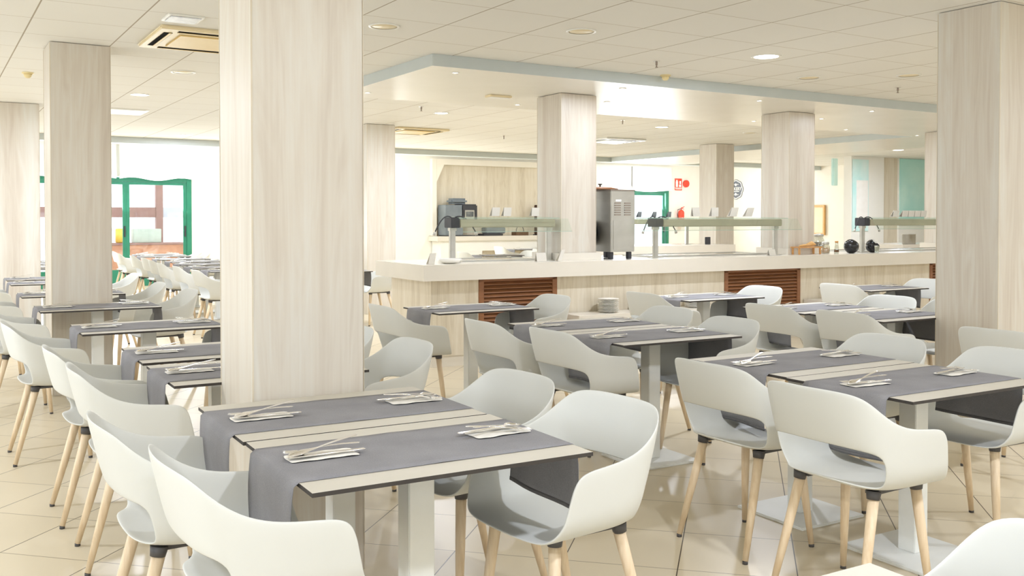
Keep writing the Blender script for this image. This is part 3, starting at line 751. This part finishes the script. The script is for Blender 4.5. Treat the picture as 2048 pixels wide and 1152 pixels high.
def bowl(lx, ly, r, yaw, label, paper=False):
    t = thing('sphere_bowl', label, 'bowl', cw(lx, ly, ZT+.001), yaw, 'black slanted sphere bowls')
    bm = B(); bmesh.ops.create_uvsphere(bm, u_segments=32, v_segments=24, radius=r, matrix=Matrix.Translation((0, 0, r*.96)))
    n = Vector((.62, 0, .78)); cut = r*.68
    geom = bm.verts[:] + bm.edges[:] + bm.faces[:]
    bmesh.ops.bisect_plane(bm, geom=geom, plane_co=Vector((0, 0, r*.96))+n*cut, plane_no=n, clear_outer=True)
    geom = bm.verts[:] + bm.edges[:] + bm.faces[:]
    bmesh.ops.bisect_plane(bm, geom=geom, plane_co=(0, 0, .0), plane_no=(0, 0, -1), clear_outer=True)
    me = baked('bowl', bm, [M['black']], [('SOLIDIFY', dict(thickness=0.005, offset=-1.0))]); obj('bowl', me, t)
    if paper:
        bm = B()
        for q, (yy, hh) in enumerate(((-.03, .10), (.0, .115), (.03, .095))):
            add_sheet(bm, [[(-.03+q*.006, yy-.025, r), (.02+q*.006, yy-.02, r*1.2)], [(.0+q*.006, yy+.02, r+hh*.6), (.05+q*.006, yy+.02, r+hh*.5)]])
        o = mk('paper_sachets', bm, M['paper'], None, cw(lx, ly, ZT+.001), yaw); tag(o, 'pale paper sachets sticking out of the right black bowl', 'sachets')
bowl(5.72, .17, .088, CA-.15, 'black slanted sphere bowl left of the third sneeze guard post')
bowl(6.18, .24, .083, CA-1.0, 'black sphere bowl holding sachets, right of the third guard post', True)
bm = B(); add_lathe(bm, [(.022, 0), (.030, .09), (.028, .09), (.020, .006), (.0, .005)], seg=20, cap=False)
tag(mk('drinking_glass', bm, M['jar'], None, cw(6.04, .06, ZT+.001)), 'small clear glass in front of the right black bowl', 'glass')
# plate stacks on the ledges: every plate its own
bm = B(); add_lathe(bm, [(.0, .002), (.06, .0), (.075, .004), (.118, .0125), (.125, .0145), (.124, .0165), (.116, .0148), (.074, .007), (.0, .006)], seg=32, cap=False); bmesh.ops.scale(bm, vec=(.84, .84, 1), verts=bm.verts); ME['plate_'] = to_mesh('plate', bm, M['ceramic'])
_p = [0]
for (sx, n, nm) in ((1.99, 10, 'clear stack right of first louvre'), (2.44, 10, 'stack behind the chair back'), (3.10, 9, 'stack behind a table'), (5.32, 8, 'stack right of second louvre')):
    for k in range(n):
        o = obj('plate', ME['plate_'], None, cw(sx + random.uniform(-.002, .002), -.035 + random.uniform(-.002, .002), .4355 + k*.0135))
        OR = ('lowest', 'second', 'third', 'fourth', 'fifth', 'sixth', 'seventh', 'eighth', 'ninth', 'topmost')
        tag(o, 'white plate, %s %s, %s' % (OR[k] if k < n-1 else 'topmost', 'from the bottom' if 0 < k < n-1 else 'one', nm), 'plate', 'white plates on the low ledges')

# ------------------------------------------------------------------ back serving island and its guard
t = thing('back_counter', 'cream topped wooden counter behind the steel machine', 'counter', (8.4, 11.5, 0), math.radians(-2), None)
bm = B(); add_box(bm, 0, 2.9, 0, 1.0, .825, .945, .004); mk('worktop', bm, M['counter'], t)
bm = B(); add_box(bm, .1, 2.8, .1, .9, .0, .8245); mk('body', bm, M['panel'], t)
CO_, CA_ = CO, CA
CO, CA = Vector((8.4, 11.5, 0)), math.radians(-2)
guard(.5, 2.25, .45, 'sneeze guard on the back counter behind the steel machine', .1, .1)
for k, lx in enumerate((1.0, 1.3, 1.6, 1.9)): card(lx, .47, zt, .07, .09, ('first', 'second', 'third', 'fourth')[k] + ' small grey card on the back counter guard', 'small grey cards on the back guard', 'screen', .03)
bm = B(); add_box(bm, 0, .11, 0, .02, 0, .12, .004); tag(mk('black_holder', bm, M['matblack'], None, cw(2.52, .3, .946), CA), 'black menu holder on the back counter near the pillar', 'holder')
CO, CA = CO_, CA_
# stainless table guard seen right of the rack
t = thing('far_counter', 'white counter seen between the bowls and the cream wall', 'counter', (13.4, 9.8, 0), 0)
bm = B(); add_box(bm, 0, 3.6, 0, .9, .85, .95, .004); mk('worktop', bm, M['counter'], t)
bm = B(); add_box(bm, .05, 3.55, .05, .85, .0, .8495); mk('body', bm, M['wall'], t)
bm = B(); add_lathe(bm, [(.10, 0), (.105, .01), (.105, .16), (.112, .165), (.10, .165), (.098, .012), (.0, .01)], seg=28, cap=False)
tag(mk('stock_pot', bm, M['brushed'], None, (13.75, 9.95, .951)), 'small steel pot on the far white counter', 'pot')

# ------------------------------------------------------------------ coffee alcove in the back wall
t = thing('coffee_counter', 'white coffee counter under the wood lined alcove at the back', 'counter', (10.25, 19.98, 0))
bm = B(); add_box(bm, 0, 4.4, 0, .5, .84, .955, .004); mk('worktop', bm, M['counter'], t)
bm = B(); add_box(bm, .1, 1.22, .04, .5, 0, .8395); add_box(bm, 1.22, 4.3, .04, .5, .60, .8395); mk('cabinet', bm, M['wall'], t)
bm = B(); add_box(bm, 1.22, 4.3, .25, .5, 0, .5995); mk('knee_panel', bm, M['panel'], t)
bm = B()
add_box(bm, 10.42, 14.6, 20.485, 20.499, .96, 2.66); o = mk('alcove_lining', bm, M['panel']); o['kind'] = 'structure'; o.name = 'trim_3'
bm = B()
for q in ((10.30, 10.42, .96, 2.80), (10.42, 14.6, 2.66, 2.80)): add_box(bm, q[0], q[1], 20.36, 20.499, q[2], q[3], .004)
a = [bm.verts.new(p) for p in ((10.42, 20.36, 2.25), (10.42, 20.36, 2.66), (10.62, 20.36, 2.66))]; b = [bm.verts.new((v.co.x, 20.484, v.co.z)) for v in a]
bm.faces.new(a); bm.faces.new(b)
for q in range(3): bm.faces.new((a[q], a[(q+1) % 3], b[(q+1) % 3], b[q]))
struct('trim_4', bm, M['cream'])
t = thing('coffee_machine', 'large slate grey coffee machine with small screen on the coffee counter', 'coffee machine', (10.47, 19.99, .956))
bm = B(); add_box(bm, 0, .46, 0, .42, .02, .74, .01); mk('body', bm, M['greymachine'], t)
bm = B(); add_box(bm, .40, .86, -.0, .40, .34, .76, .03); h_ = mk('brew_head', bm, M['matblack'], t)
bm = B(); add_box(bm, .50, .76, -.02, -.001, .36, .62, .006); s_ = mk('display_frame', bm, M['brushed'], h_)
bm = B(); add_box(bm, .53, .73, -.026, -.021, .46, .58); mk('screen', bm, M['screen'], h_)
bm = B(); add_box(bm, .18, .62, .05, .36, .761, .90, .05, seg=4); mk('bean_hopper', bm, M['greymachine'], t)
bm = B(); add_box(bm, .02, .86, .0, .40, .0, .0195); mk('drip_tray', bm, M['matblack'], t)
bm = B(); add_box(bm, 0, .55, 0, .3, 0, .05, .01); tag(mk('cup_tray', bm, M['matblack'], None, (11.5, 20.0, .956)), 'flat black tray beside the coffee machine', 'tray')
bm = B(); add_box(bm, 0, .55, 0, .25, .0, .16, .02); tag(mk('toaster', bm, M['greymachine'], None, (11.6, 20.05, 1.0075)), 'low grey appliance standing on the black tray', 'appliance')
t = thing('bread_basket', 'dark basket with a hoop handle on the coffee counter', 'basket', (12.45, 20.05, .956))
bm = B(); add_prism(bm, [(0, 0), (.36, 0), (.36, .22), (0, .22)], 0, .10); mk('body', bm, M['nuts'], t)
bm = B(); add_tube(bm, [(.12+.11*math.cos(PI*k/10)+.06, .11, .10+.14*math.sin(PI*k/10)) for k in range(11)], .008, 8); mk('handle', bm, M['matblack'], t)
t = thing('water_dispenser', 'narrow dark upright dispenser on the coffee counter by the pillar', 'dispenser', (13.17, 20.1, .956))
bm = B(); add_box(bm, 0, .16, 0, .25, .02, .76, .01); mk('body', bm, M['louverdark'], t)
bm = B(); add_box(bm, -.02, .18, -.03, .27, 0, .0195, .004); mk('base', bm, M['matblack'], t)
t = thing('waste_bin', 'dark bin under the coffee counter beside the chairs', 'bin', (12.95, 19.75, 0))
bm = B(); add_lathe(bm, [(.16, 0), (.20, .52), (.205, .53)], seg=24); mk('bucket', bm, M['matblack'], t)
bm = B(); add_lathe(bm, [(.21, .531), (.21, .56), (.12, .585)], seg=24); mk('lid', bm, M['greymachine'], t)

# ------------------------------------------------------------------ doors, blinds, signs on the back wall
def door(n, x0, x1, z1, mull, rail_z, label_handle=True):
    d = bpy.data.objects.new('door_%d' % n, None); C.objects.link(d); d.location = (x0, WY1-.04, 0); d['kind'] = 'structure'
    W_ = x1-x0
    bm = B()
    add_box(bm, 0, .10, 0, .08, 0, z1, .004); add_box(bm, W_-.10, W_, 0, .08, 0, z1, .004); add_box(bm, .10, W_-.10, 0, .08, z1-.08, z1, .004)
    mk('door_frame', bm, M['green'], d)
    for i, (a, b) in enumerate(mull):
        bm = B()
        for q in ((a, a+.065, .0, z1-.082), (b-.065, b, .0, z1-.082), (a+.065, b-.065, .0, .34), (a+.065, b-.065, z1-.15, z1-.082)): add_box(bm, q[0], q[1], .015, .06, q[2]+.005, q[3], .003)
        lf = mk('leaf', bm, M['green'], d)
        bm = B(); add_box(bm, a+.065, b-.065, .033, .040, .345, z1-.15); mk('pane', bm, M['pane'], lf)
        bm = B(); add_box(bm, b-.048, b-.018, -.012, .014, 1.0, 1.22, .003); mk('handle', bm, M['matblack'], lf)
door(1, 1.6, 4.76, 2.2, [(.10, 1.0), (1.0, 1.88), (1.88, 3.06)], .3)
door(2, 15.2, 17.72, 2.16, [(.10, 1.25), (1.25, 2.38)], .3)
def window(n, x0, x1, z0, z1):
    d = bpy.data.objects.new('window_%d' % n, None); C.objects.link(d); d.location = (x0, WY1, 0); d['kind'] = 'structure'; W_ = x1-x0
    bm = B()
    for q in ((0, .07, z0, z1), (W_-.07, W_, z0, z1), (.07, W_-.07, z0, z0+.07), (.07, W_-.07, z1-.07, z1), (W_/2-.035, W_/2+.035, z0+.07, z1-.07)): add_box(bm, q[0], q[1], .0, .07, q[2], q[3], .003)
    f = mk('window_frame', bm, M['green'], d)
    bm = B(); add_box(bm, .07, W_-.07, .03, .037, z0+.07, z1-.07); mk('pane', bm, M['pane'], f)
window(1, 5.9, 9.25, .8, 2.5)  # invented, hidden behind the pillars; added as a light source
def blind(x0, x1, z0, z1, label, waves):
    rows = []
    for j in range(9):
        v = j/8; row = []
        for i in range(41):
            u = i/40; z = z1 - (z1-z0)*v
            sag = math.sin(u*waves*2*PI)*.03*v*v
            row.append((x0+(x1-x0)*u, 20.36 - .05*math.sin(v*PI)*v - (.05 if v > .72 else 0)*math.sin((v-.72)/.28*PI), z + sag))
        rows.append(row)
    bm = B(); add_sheet(bm, rows)
    t = thing('roman_blind', label, 'blind', (0, 0, 0), 0, 'white roman blinds')
    obj('fabric', baked('fabric', bm, [M['fabric']], [('SOLIDIFY', dict(thickness=0.006, offset=0.0))]), t)
    bm = B(); add_box(bm, x0, x1, 20.365, 20.499, z1-.03, z1+.01, .003); mk('headrail', bm, M['whiteplastic'], t); return t
blind(3.34, 4.78, 2.17, 2.86, 'white roman blind with wavy hem above the left green door', 1.5)
blind(15.0, 17.75, 2.14, 2.80, 'white draped blind above the green door behind the machine', 1.1)
blind(1.5, 3.28, 2.17, 2.86, 'white roman blind above the left part of the green door', 1.5)
bm = B(); add_tube(bm, [(16.28, 20.3, 2.16), (16.28, 20.3, 2.78)], .008, 6); tag(mk('blind_cord', bm, M['matblack']), 'dark thin blind cord hanging above the steel machine', 'cord')
bm = B(); add_box(bm, 16.18, 16.47, 20.44, 20.448, 1.35, 2.02); tag(mk('poster', bm, noise_mat('pink_print', srgb(240, 150, 170), srgb(250, 205, 214), 5, .5)), 'pink poster at the left side of the green door behind the machine', 'poster')
t = thing('fire_sign', 'red fire extinguisher sign with white pictograms on the white wall', 'sign', (17.96, 20.49, 2.17))
bm = B(); add_box(bm, 0, .26, -.004, .0, 0, .33); mk('board', bm, M['red'], t)
bm = B()
add_prism(bm, [(.03, -.0065), (.11, -.0065), (.11, -.0045), (.03, -.0045)], .09, .25); add_prism(bm, [(.045, -.0065), (.095, -.0065), (.095, -.0045), (.045, -.0045)], .25, .29)
add_prism(bm, [(.15, -.0065), (.23, -.0065), (.23, -.0045), (.15, -.0045)], .09, .16); add_prism(bm, [(.165, -.0065), (.225, -.0065), (.225, -.0045), (.165, -.0045)], .175, .26)
add_prism(bm, [(.02, -.0065), (.24, -.0065), (.24, -.0045), (.02, -.0045)], .025, .04); add_prism(bm, [(.0, -.0065), (.26, -.0065), (.26, -.0045), (.0, -.0045)], .055, .07)
mk('pictogram', bm, M['signwhite'], t)
bm = B(); add_tube(bm, [(18.36, 20.498, 2.36), (18.36, 20.44, 2.36), (18.36, 20.425, 2.36)], [.10, .10, .06], 24); tag(mk('fire_alarm', bm, M['red']), 'round red alarm sounder right of the fire sign', 'alarm')
t = thing('fire_extinguisher', 'red fire extinguisher on the white wall below the alarm', 'fire extinguisher', (18.12, 20.40, 1.15))
bm = B(); add_box(bm, -.03, .03, .0855, .099, .12, .36); mk('bracket', bm, M['matblack'], t)
bm = B(); add_lathe(bm, [(.08, 0), (.085, .02), (.085, .40), (.06, .45), (.02, .47)], seg=20); mk('cylinder', bm, M['red'], t)
bm = B(); add_tube(bm, [(0, 0, .4705), (0, 0, .52), (.10, -.02, .56)], [.018, .018, .008], 8); add_tube(bm, [(0, 0, .51), (.06, 0, .50), (.10, 0, .49)], .008, 6); mk('valve', bm, M['red'], t)
bm = B(); add_tube(bm, [(-.02, 0, .50), (-.14, -.02, .48), (-.16, -.02, .35), (-.12, -.02, .2)], .009, 6); mk('hose', bm, M['matblack'], t)
# round grey sign
t = thing('round_sign', 'round scalloped grey sign reading BAKERY, half hidden by the distant pillar', 'sign', (19.695, 19.86, 2.20), -PI/2)
def scallop(r, amp, y0, y1, mat, name, par):
    bm = B(); n = 96
    pts = [((r+amp*abs(math.cos(4*a)))*math.cos(a), (r+amp*abs(math.cos(4*a)))*math.sin(a)) for a in (2*PI*k/n for k in range(n))]
    A_ = [bm.verts.new((x, y0, z)) for x, z in pts]; B_ = [bm.verts.new((x, y1, z)) for x, z in pts]
    bm.faces.new(A_); bm.faces.new(B_)
    for k in range(n): bm.faces.new((A_[k], A_[(k+1) % n], B_[(k+1) % n], B_[k]))
    return mk(name, bm, mat, par)
scallop(.262, .022, -.010, -.0, M['signgrey'], 'rim', t); scallop(.248, .020, -.014, -.0105, M['signwhite'], 'border', t); scallop(.222, .018, -.018, -.0145, M['signgrey'], 'face', t)
def text_mesh(s, size, mat, parent, loc, rx=PI/2, name='lettering'):
    cu = bpy.data.curves.new('txt', 'FONT'); cu.body = s; cu.size = size; cu.align_x = 'CENTER'; cu.align_y = 'CENTER'; cu.extrude = .0015; cu.offset = size*.02
    o = bpy.data.objects.new('tmp', cu); C.objects.link(o)
    me = bpy.data.meshes.new_from_object(o.evaluated_get(bpy.context.evaluated_depsgraph_get())); bpy.data.objects.remove(o)
    me.materials.clear(); me.materials.append(mat); q = obj(name, me, parent); q.location = loc; q.rotation_euler = (rx, 0, 0); return q
text_mesh('BAKERY', .125, M['signwhite'], t, (0, -.0205, .015))
bm = B(); add_box(bm, -.13, .13, -.021, -.0185, -.068, -.048)
for s in (1, -1): add_tube(bm, [(0, -.0185, s*.135), (0, -.021, s*.135)], .04, 16); add_box(bm, .03, .11, -.021, -.0185, s*.145-.008, s*.145+.008); add_box(bm, -.11, -.03, -.021, -.0185, s*.145-.008, s*.145+.008)
mk('ornament', bm, M['signwhite'], t)
# wooden notice board on the right wall
t = thing('notice_board', 'framed light wood board on the cream wall behind the rack', 'board', (19.69, 17.1, .95), -PI/2)
bm = B()
for q in ((-.45, .42, 0, .05), (-.45, .42, .72, .77), (-.45, -.40, .05, .72), (.37, .42, .05, .72)): add_box(bm, q[0], q[1], -.06, 0, q[2], q[3], .004)
mk('frame', bm, M['orange'], t)
bm = B(); add_box(bm, -.399, .369, -.03, -.002, .051, .719); mk('panel', bm, noise_mat('pale_birch', srgb(240, 216, 180), srgb(244, 222, 190), 6, .5), t)
# wall block at the far right with white, wood and teal faces
bm = B(); add_box(bm, 17.0, 18.08, 13.72, 13.92, 0, CEIL-.001); struct('trim_5', bm, M['wall'])
bm = B(); add_box(bm, 18.08, 18.57, 13.74, 13.92, 0, CEIL-.001); struct('trim_6', bm, M['panel'])
bm = B(); add_box(bm, 18.57, WX1, 13.70, 13.92, 0, CEIL-.001); struct('trim_7', bm, M['wall'])
bm = B(); add_box(bm, 18.58, 19.72, 13.68, 13.699, 1.22, CEIL-.01); o = mk('wall_print', bm, M['teal']); tag(o, 'teal and mint wall graphic at the far right', 'wall graphic')
t = thing('tall_poster', 'tall pale teal panel with white sheet on the white wall block', 'poster', (17.02, 13.71, 1.1))
bm = B(); add_box(bm, 0, .52, -.008, .0, 0, 1.55); mk('backing', bm, M['tealpale'], t)
bm = B(); add_box(bm, .12, .50, -.012, -.0085, .2, 1.10); mk('sheet', bm, M['signwhite'], t)
t = thing('hanging_sign', 'narrow pale teal sign hanging from the ceiling at the right', 'sign', (17.12, 14.32, 2.10))
bm = B(); add_box(bm, -.02, .14, -.03, .03, 0, .60, .01); mk('panel', bm, M['tealpale'], t)
bm = B(); add_box(bm, .0, .12, -.025, .025, .045, .13); mk('print', bm, M['teal'], t) if False else bm.free()

# ------------------------------------------------------------------ terrace behind the left door
bm = B(); add_box(bm, -4, 22, WY1+.2, 34, -.12, -.02); o = struct('trim_8', bm, M['stone'])
t = thing('terrace_bench', 'terracotta topped low wall outside the left green door', 'low wall', (2.6, 23.4, -.02))
bm = B(); add_box(bm, 0, 2.65, 0, .5, 0, .78); mk('body', bm, M['terra'], t)
bm = B(); add_box(bm, -.03, 2.68, -.03, .53, .7805, .83, .01); mk('coping', bm, M['brownsteel'], t)
t = thing('outdoor_pergola', 'brown steel post and crossbeam outside the left green door', 'post', (4.84, 24.1, -.02))
bm = B(); add_box(bm, -.08, .08, -.08, .08, 0, 4.2, .005); mk('post', bm, M['brownsteel'], t)
bm = B(); add_box(bm, -3.4, -.081, -.05, .05, 1.42, 1.66, .005); mk('beam', bm, M['brownsteel'], t)
bm = B(); add_box(bm, .081, 1.3, -.05, .05, 1.42, 1.66, .005); mk('side_beam', bm, noise_mat('grey_beam', srgb(196, 196, 206), srgb(210, 210, 218), 5, .6), t)
bm = B(); add_box(bm, 0, .62, 0, .3, 0, .32, .01); tag(mk('planter_box', bm, M['crate'], None, (4.15, 23.5, .812)), 'pale green box on the terracotta wall outside', 'box')
bm = B(); add_lathe(bm, [(.07, 0), (.09, .02), (.09, .30), (.07, .33)], seg=16); tag(mk('yellow_canister', bm, M['yellow'], None, (3.86, 23.6, .812)), 'yellow canister on the terracotta wall outside', 'canister')

# ------------------------------------------------------------------ ceiling fittings
bm = B(); add_lathe(bm, [(.082, -.004), (.092, -.006), (.100, -.004), (.100, .0), (.082, .0)], seg=40, cap=False); ME['cl_ring'] = to_mesh('trim_ring', bm, M['whiteplastic'])
bm = B(); add_lathe(bm, [(.0, -.003), (.081, -.003), (.081, -.0005), (.0, -.0005)], seg=40, cap=False); ME['cl_dif'] = to_mesh('diffuser', bm, M['lamp'])
bm = B(); add_lathe(bm, [(.024, -.004), (.032, -.005), (.036, -.003), (.036, .0), (.024, .0)], seg=28, cap=False); ME['sp_ring'] = to_mesh('trim_ring', bm, M['whiteplastic'])
bm = B(); add_lathe(bm, [(.0, -.002), (.0235, -.002), (.0235, -.0005), (.0, -.0005)], seg=28, cap=False); ME['sp_dif'] = to_mesh('lens', bm, M['spot'])
LIGHT_COL = (0.83, 0.885, 1.0)
def lamp_or_fill_light(x, y, z, power, size=.17, parent=None):
    d = bpy.data.lights.new('lamp_or_fill_light', 'AREA'); d.shape = 'DISK'; d.size = size; d.energy = power; d.color = LIGHT_COL
    o = bpy.data.objects.new('lamp_or_fill_light', d); C.objects.link(o)
    if parent: o.parent = parent; o.location = (0, 0, -.012)
    else: o.location = (x, y, z-.012)
    return o
LP = 60.0
for (x, y, sc, nm) in ((2.03, 11.06, 1, 'right of the left pillar'), (6.02, 5.73, 1.25, 'largest, left of the right foreground pillar'), (5.67, 10.95, 1, 'beyond the soffit, right of the big pillar'), (9.31, 10.91, 1, 'beyond the soffit, right of the machine'),
                       (13.13, 11.04, 1, 'far right of the middle, beyond the soffit'), (16.36, 12.09, 1.2, 'farthest right, before the teal graphic'), (3.63, 15.97, 1, 'farthest left, before the green door')):
    t = thing('ceiling_light', 'lit round ceiling light ' + nm, 'ceiling light', (x, y, CEIL-.0005), 0, 'round ceiling lights')
    for n, m in (('trim_ring', 'cl_ring'), ('diffuser', 'cl_dif')):
        q = obj(n, ME[m], t); q.scale = (sc, sc, 1)
    lamp_or_fill_light(x, y, CEIL, LP, .16, t)
# unseen lamps added outside the view, along the same rows, for more light
for x, y, k in ((-1.6, 5.7, 1.1), (-1.4, 11.0, 1.2), (2.2, .6, .9), (6.2, .6, .9), (9.8, .6, .9), (-1.4, .6, 1.2), (2.2, -3.0, .4), (6.2, -3.0, .4), (9.8, -3.0, .4), (13.4, .6, 1), (13.4, 5.5, 1), (17.0, 5.5, 1), (17.0, .6, 1), (-1.5, 15.9, 1.3)):
    lamp_or_fill_light(x, y, CEIL, LP*k)
for x in (1.2, 4.6, 8.0, 11.4, 14.8, 18.0): lamp_or_fill_light(x, 18.3, 2.95, LP*.45)  # unseen lights added behind the bulkhead to brighten the back wall and alcove
SP = [(3.91, 7.29), (3.78, 8.89), (5.58, 8.96), (5.76, 7.33), (6.28, 8.26), (7.58, 7.31), (9.10, 8.87), (9.60, 8.21), (9.43, 7.33), (11.07, 9.03), (12.75, 9.1)]
SN = ['at the near left corner of the soffit', 'at the far left corner of the soffit', 'on the far soffit edge left of the counter pillar', 'on the near soffit edge above the steel machine', 'in the soffit middle right of the counter pillar', 'on the near soffit edge before the second counter pillar',
      'left of the second counter pillar on the far soffit edge', 'right of the second counter pillar in the soffit middle', 'right of the second counter pillar on the near soffit edge', 'on the far soffit edge toward the right', 'at the far right end of the soffit']
for (x, y), nm in zip(SP, SN):
    t = thing('soffit_spotlight', 'small lit spotlight ' + nm, 'spotlight', (x, y, SOF-.0005), 0, 'small spotlights in the soffit')
    obj('trim_ring', ME['sp_ring'], t); obj('lens', ME['sp_dif'], t); lamp_or_fill_light(x, y, SOF, 9, .045, t)
# unlit round speakers
bm = B(); add_lathe(bm, [(.092, -.006), (.104, -.008), (.110, -.004), (.110, .0), (.092, .0)], seg=40, cap=False); ME['spk_ring'] = to_mesh('trim_ring', bm, M['whiteplastic'])
bm = B(); add_lathe(bm, [(.0, -.004), (.0915, -.004), (.0915, -.0005), (.0, -.0005)], seg=40, cap=False); ME['spk_gr'] = to_mesh('grille', bm, M['acwhite'])
for x, y, nm in ((2.78, 6.24, 'right of the big near pillar'), (4.07, 5.66, 'at the top middle of the picture'), (7.26, 6.36, 'right of the brightest ceiling light'), (7.94, 5.76, 'beside the right foreground pillar'), (2.06, 9.15, 'below the yellowed air conditioner'), (11.1, 10.9, 'left of the second counter pillar, far')):
    t = thing('ceiling_speaker', 'unlit round ceiling disc ' + nm, 'ceiling speaker', (x, y, CEIL-.0005), 0, 'unlit round ceiling discs')
    obj('trim_ring', ME['spk_ring'], t); obj('grille', ME['spk_gr'], t)
# smoke detectors and sprinklers
bm = B(); add_lathe(bm, [(.045, -.012), (.05, -.0), (.03, -.0)], seg=24, cap=False); add_lathe(bm, [(.0, -.0125), (.05, -.0125), (.05, -.0)], seg=24, cap=False); ME['det_base'] = to_mesh('base', bm, M['detector'])
bm = B(); add_lathe(bm, [(.0, -.052), (.018, -.050), (.032, -.036), (.036, -.013), (.0, -.013)], seg=24, cap=False); ME['det_dome'] = to_mesh('sensor_dome', bm, M['detector'])
for x, y, nm in ((.84, 9.94, 'left of the left pillar'), (5.98, 6.96, 'just before the soffit edge')):
    t = thing('smoke_detector', 'cream smoke detector ' + nm, 'smoke detector', (x, y, CEIL-.0005), 0, 'cream smoke detectors'); obj('base', ME['det_base'], t); obj('sensor_dome', ME['det_dome'], t)
bm = B(); add_lathe(bm, [(.0, -.003), (.030, -.003), (.030, -.0), (.0, -.0)], seg=20, cap=False); ME['spr_r'] = to_mesh('rosette', bm, M['steel'])
bm = B(); add_lathe(bm, [(.010, -.0035), (.010, -.035), (.006, -.036), (.006, -.052), (.014, -.053), (.014, -.056), (.0, -.057)], seg=14, cap=False); ME['spr_b'] = to_mesh('nozzle', bm, M['darksteel'])
for x, y, nm in ((5.39, 6.39, 'left of the detector before the soffit'), (8.59, 6.36, 'beside the right foreground pillar'), (5.14, 10.45, 'beyond the soffit, right of the big pillar'), (8.19, 10.42, 'beyond the soffit, above the machine'), (8.06, 13.36, 'far, left of the counter pillar'), (15.36, 11.21, 'far right, near the last ceiling light'), (14.2, 12.4, 'far right, above the hanging sign')):
    t = thing('sprinkler', 'small metal sprinkler ' + nm, 'sprinkler', (x, y, CEIL-.0005), 0, 'metal ceiling sprinklers'); obj('rosette', ME['spr_r'], t); obj('nozzle', ME['spr_b'], t)
# square fittings
t = thing('emergency_light', 'square clear emergency light above the air conditioner', 'emergency light', (1.51, 6.70, CEIL-.0005), 0)
bm = B(); add_box(bm, -.12, .12, -.12, .12, -.012, 0, .003); mk('housing', bm, M['whiteplastic'], t)
bm = B(); add_box(bm, -.10, .10, -.10, .10, -.018, -.0125, .002); mk('cover', bm, noise_mat('frosted_clear', srgb(236, 238, 240), srgb(214, 216, 222), 30, .1), t)
t = thing('square_diffuser', 'square bright ceiling panel right of the left pillar', 'ceiling panel', (2.12, 12.87, CEIL-.0005), 0)
bm = B(); add_box(bm, -.30, .30, -.30, .30, -.010, 0, .002); mk('frame', bm, M['whiteplastic'], t)
bm = B(); add_box(bm, -.27, .27, -.27, .27, -.014, -.0105); mk('panel', bm, M['signwhite'], t)
t = thing('soffit_hatch', 'small rectangular emergency light on the soffit left of the pillar', 'emergency light', (5.01, 8.41, SOF-.0005), 0)
bm = B(); add_box(bm, -.13, .13, -.06, .06, -.022, 0, .006); mk('housing', bm, M['acwhite'], t)
bm = B(); add_box(bm, -.11, .11, -.045, .045, -.028, -.0225, .002); mk('cover', bm, M['signwhite'], t)
def cassette(x, y, s, label, yellow=True):
    t = thing('air_conditioner', label, 'air conditioner', (x, y, CEIL-.0005), 0, 'ceiling air conditioners')
    a = M['acwhite'] if yellow else M['whiteplastic']; b2 = M['acyellow'] if yellow else M['whiteplastic']
    bm = B(); add_box(bm, 0, s, 0, s, -.030, 0, .012)
    mk('panel', bm, a, t)
    bm = B(); add_box(bm, s*.2, s*.8, s*.2, s*.8, -.040, -.0305, .004); mk('intake_grille', bm, b2, t)
    for k, (q0, q1, r0, r1) in enumerate(((.16, .84, .06, .13), (.16, .84, .87, .94), (.06, .13, .16, .84), (.87, .94, .16, .84))):
        bm = B(); add_box(bm, s*q0, s*q1, s*r0, s*r1, -.0325, -.0305); sl = mk('outlet', bm, M['outletdark'], t)
        bm = B()
        if k < 2: add_box(bm, s*q0, s*q1, s*(r0+.042), s*(r1-.005), -.036, -.033, .001)
        else: add_box(bm, s*(q0+.042), s*(q1-.005), s*r0, s*r1, -.036, -.033, .001)
        mk('flap', bm, b2, sl)
cassette(1.42, 6.98, .86, 'yellowed square air conditioner in the ceiling left of the big pillar')
cassette(5.95, 12.85, .86, 'square air conditioner right of the big pillar, beyond the soffit')
cassette(9.65, 12.7, .86, 'square air conditioner behind the counter pillar, beyond the machine', False)
#END
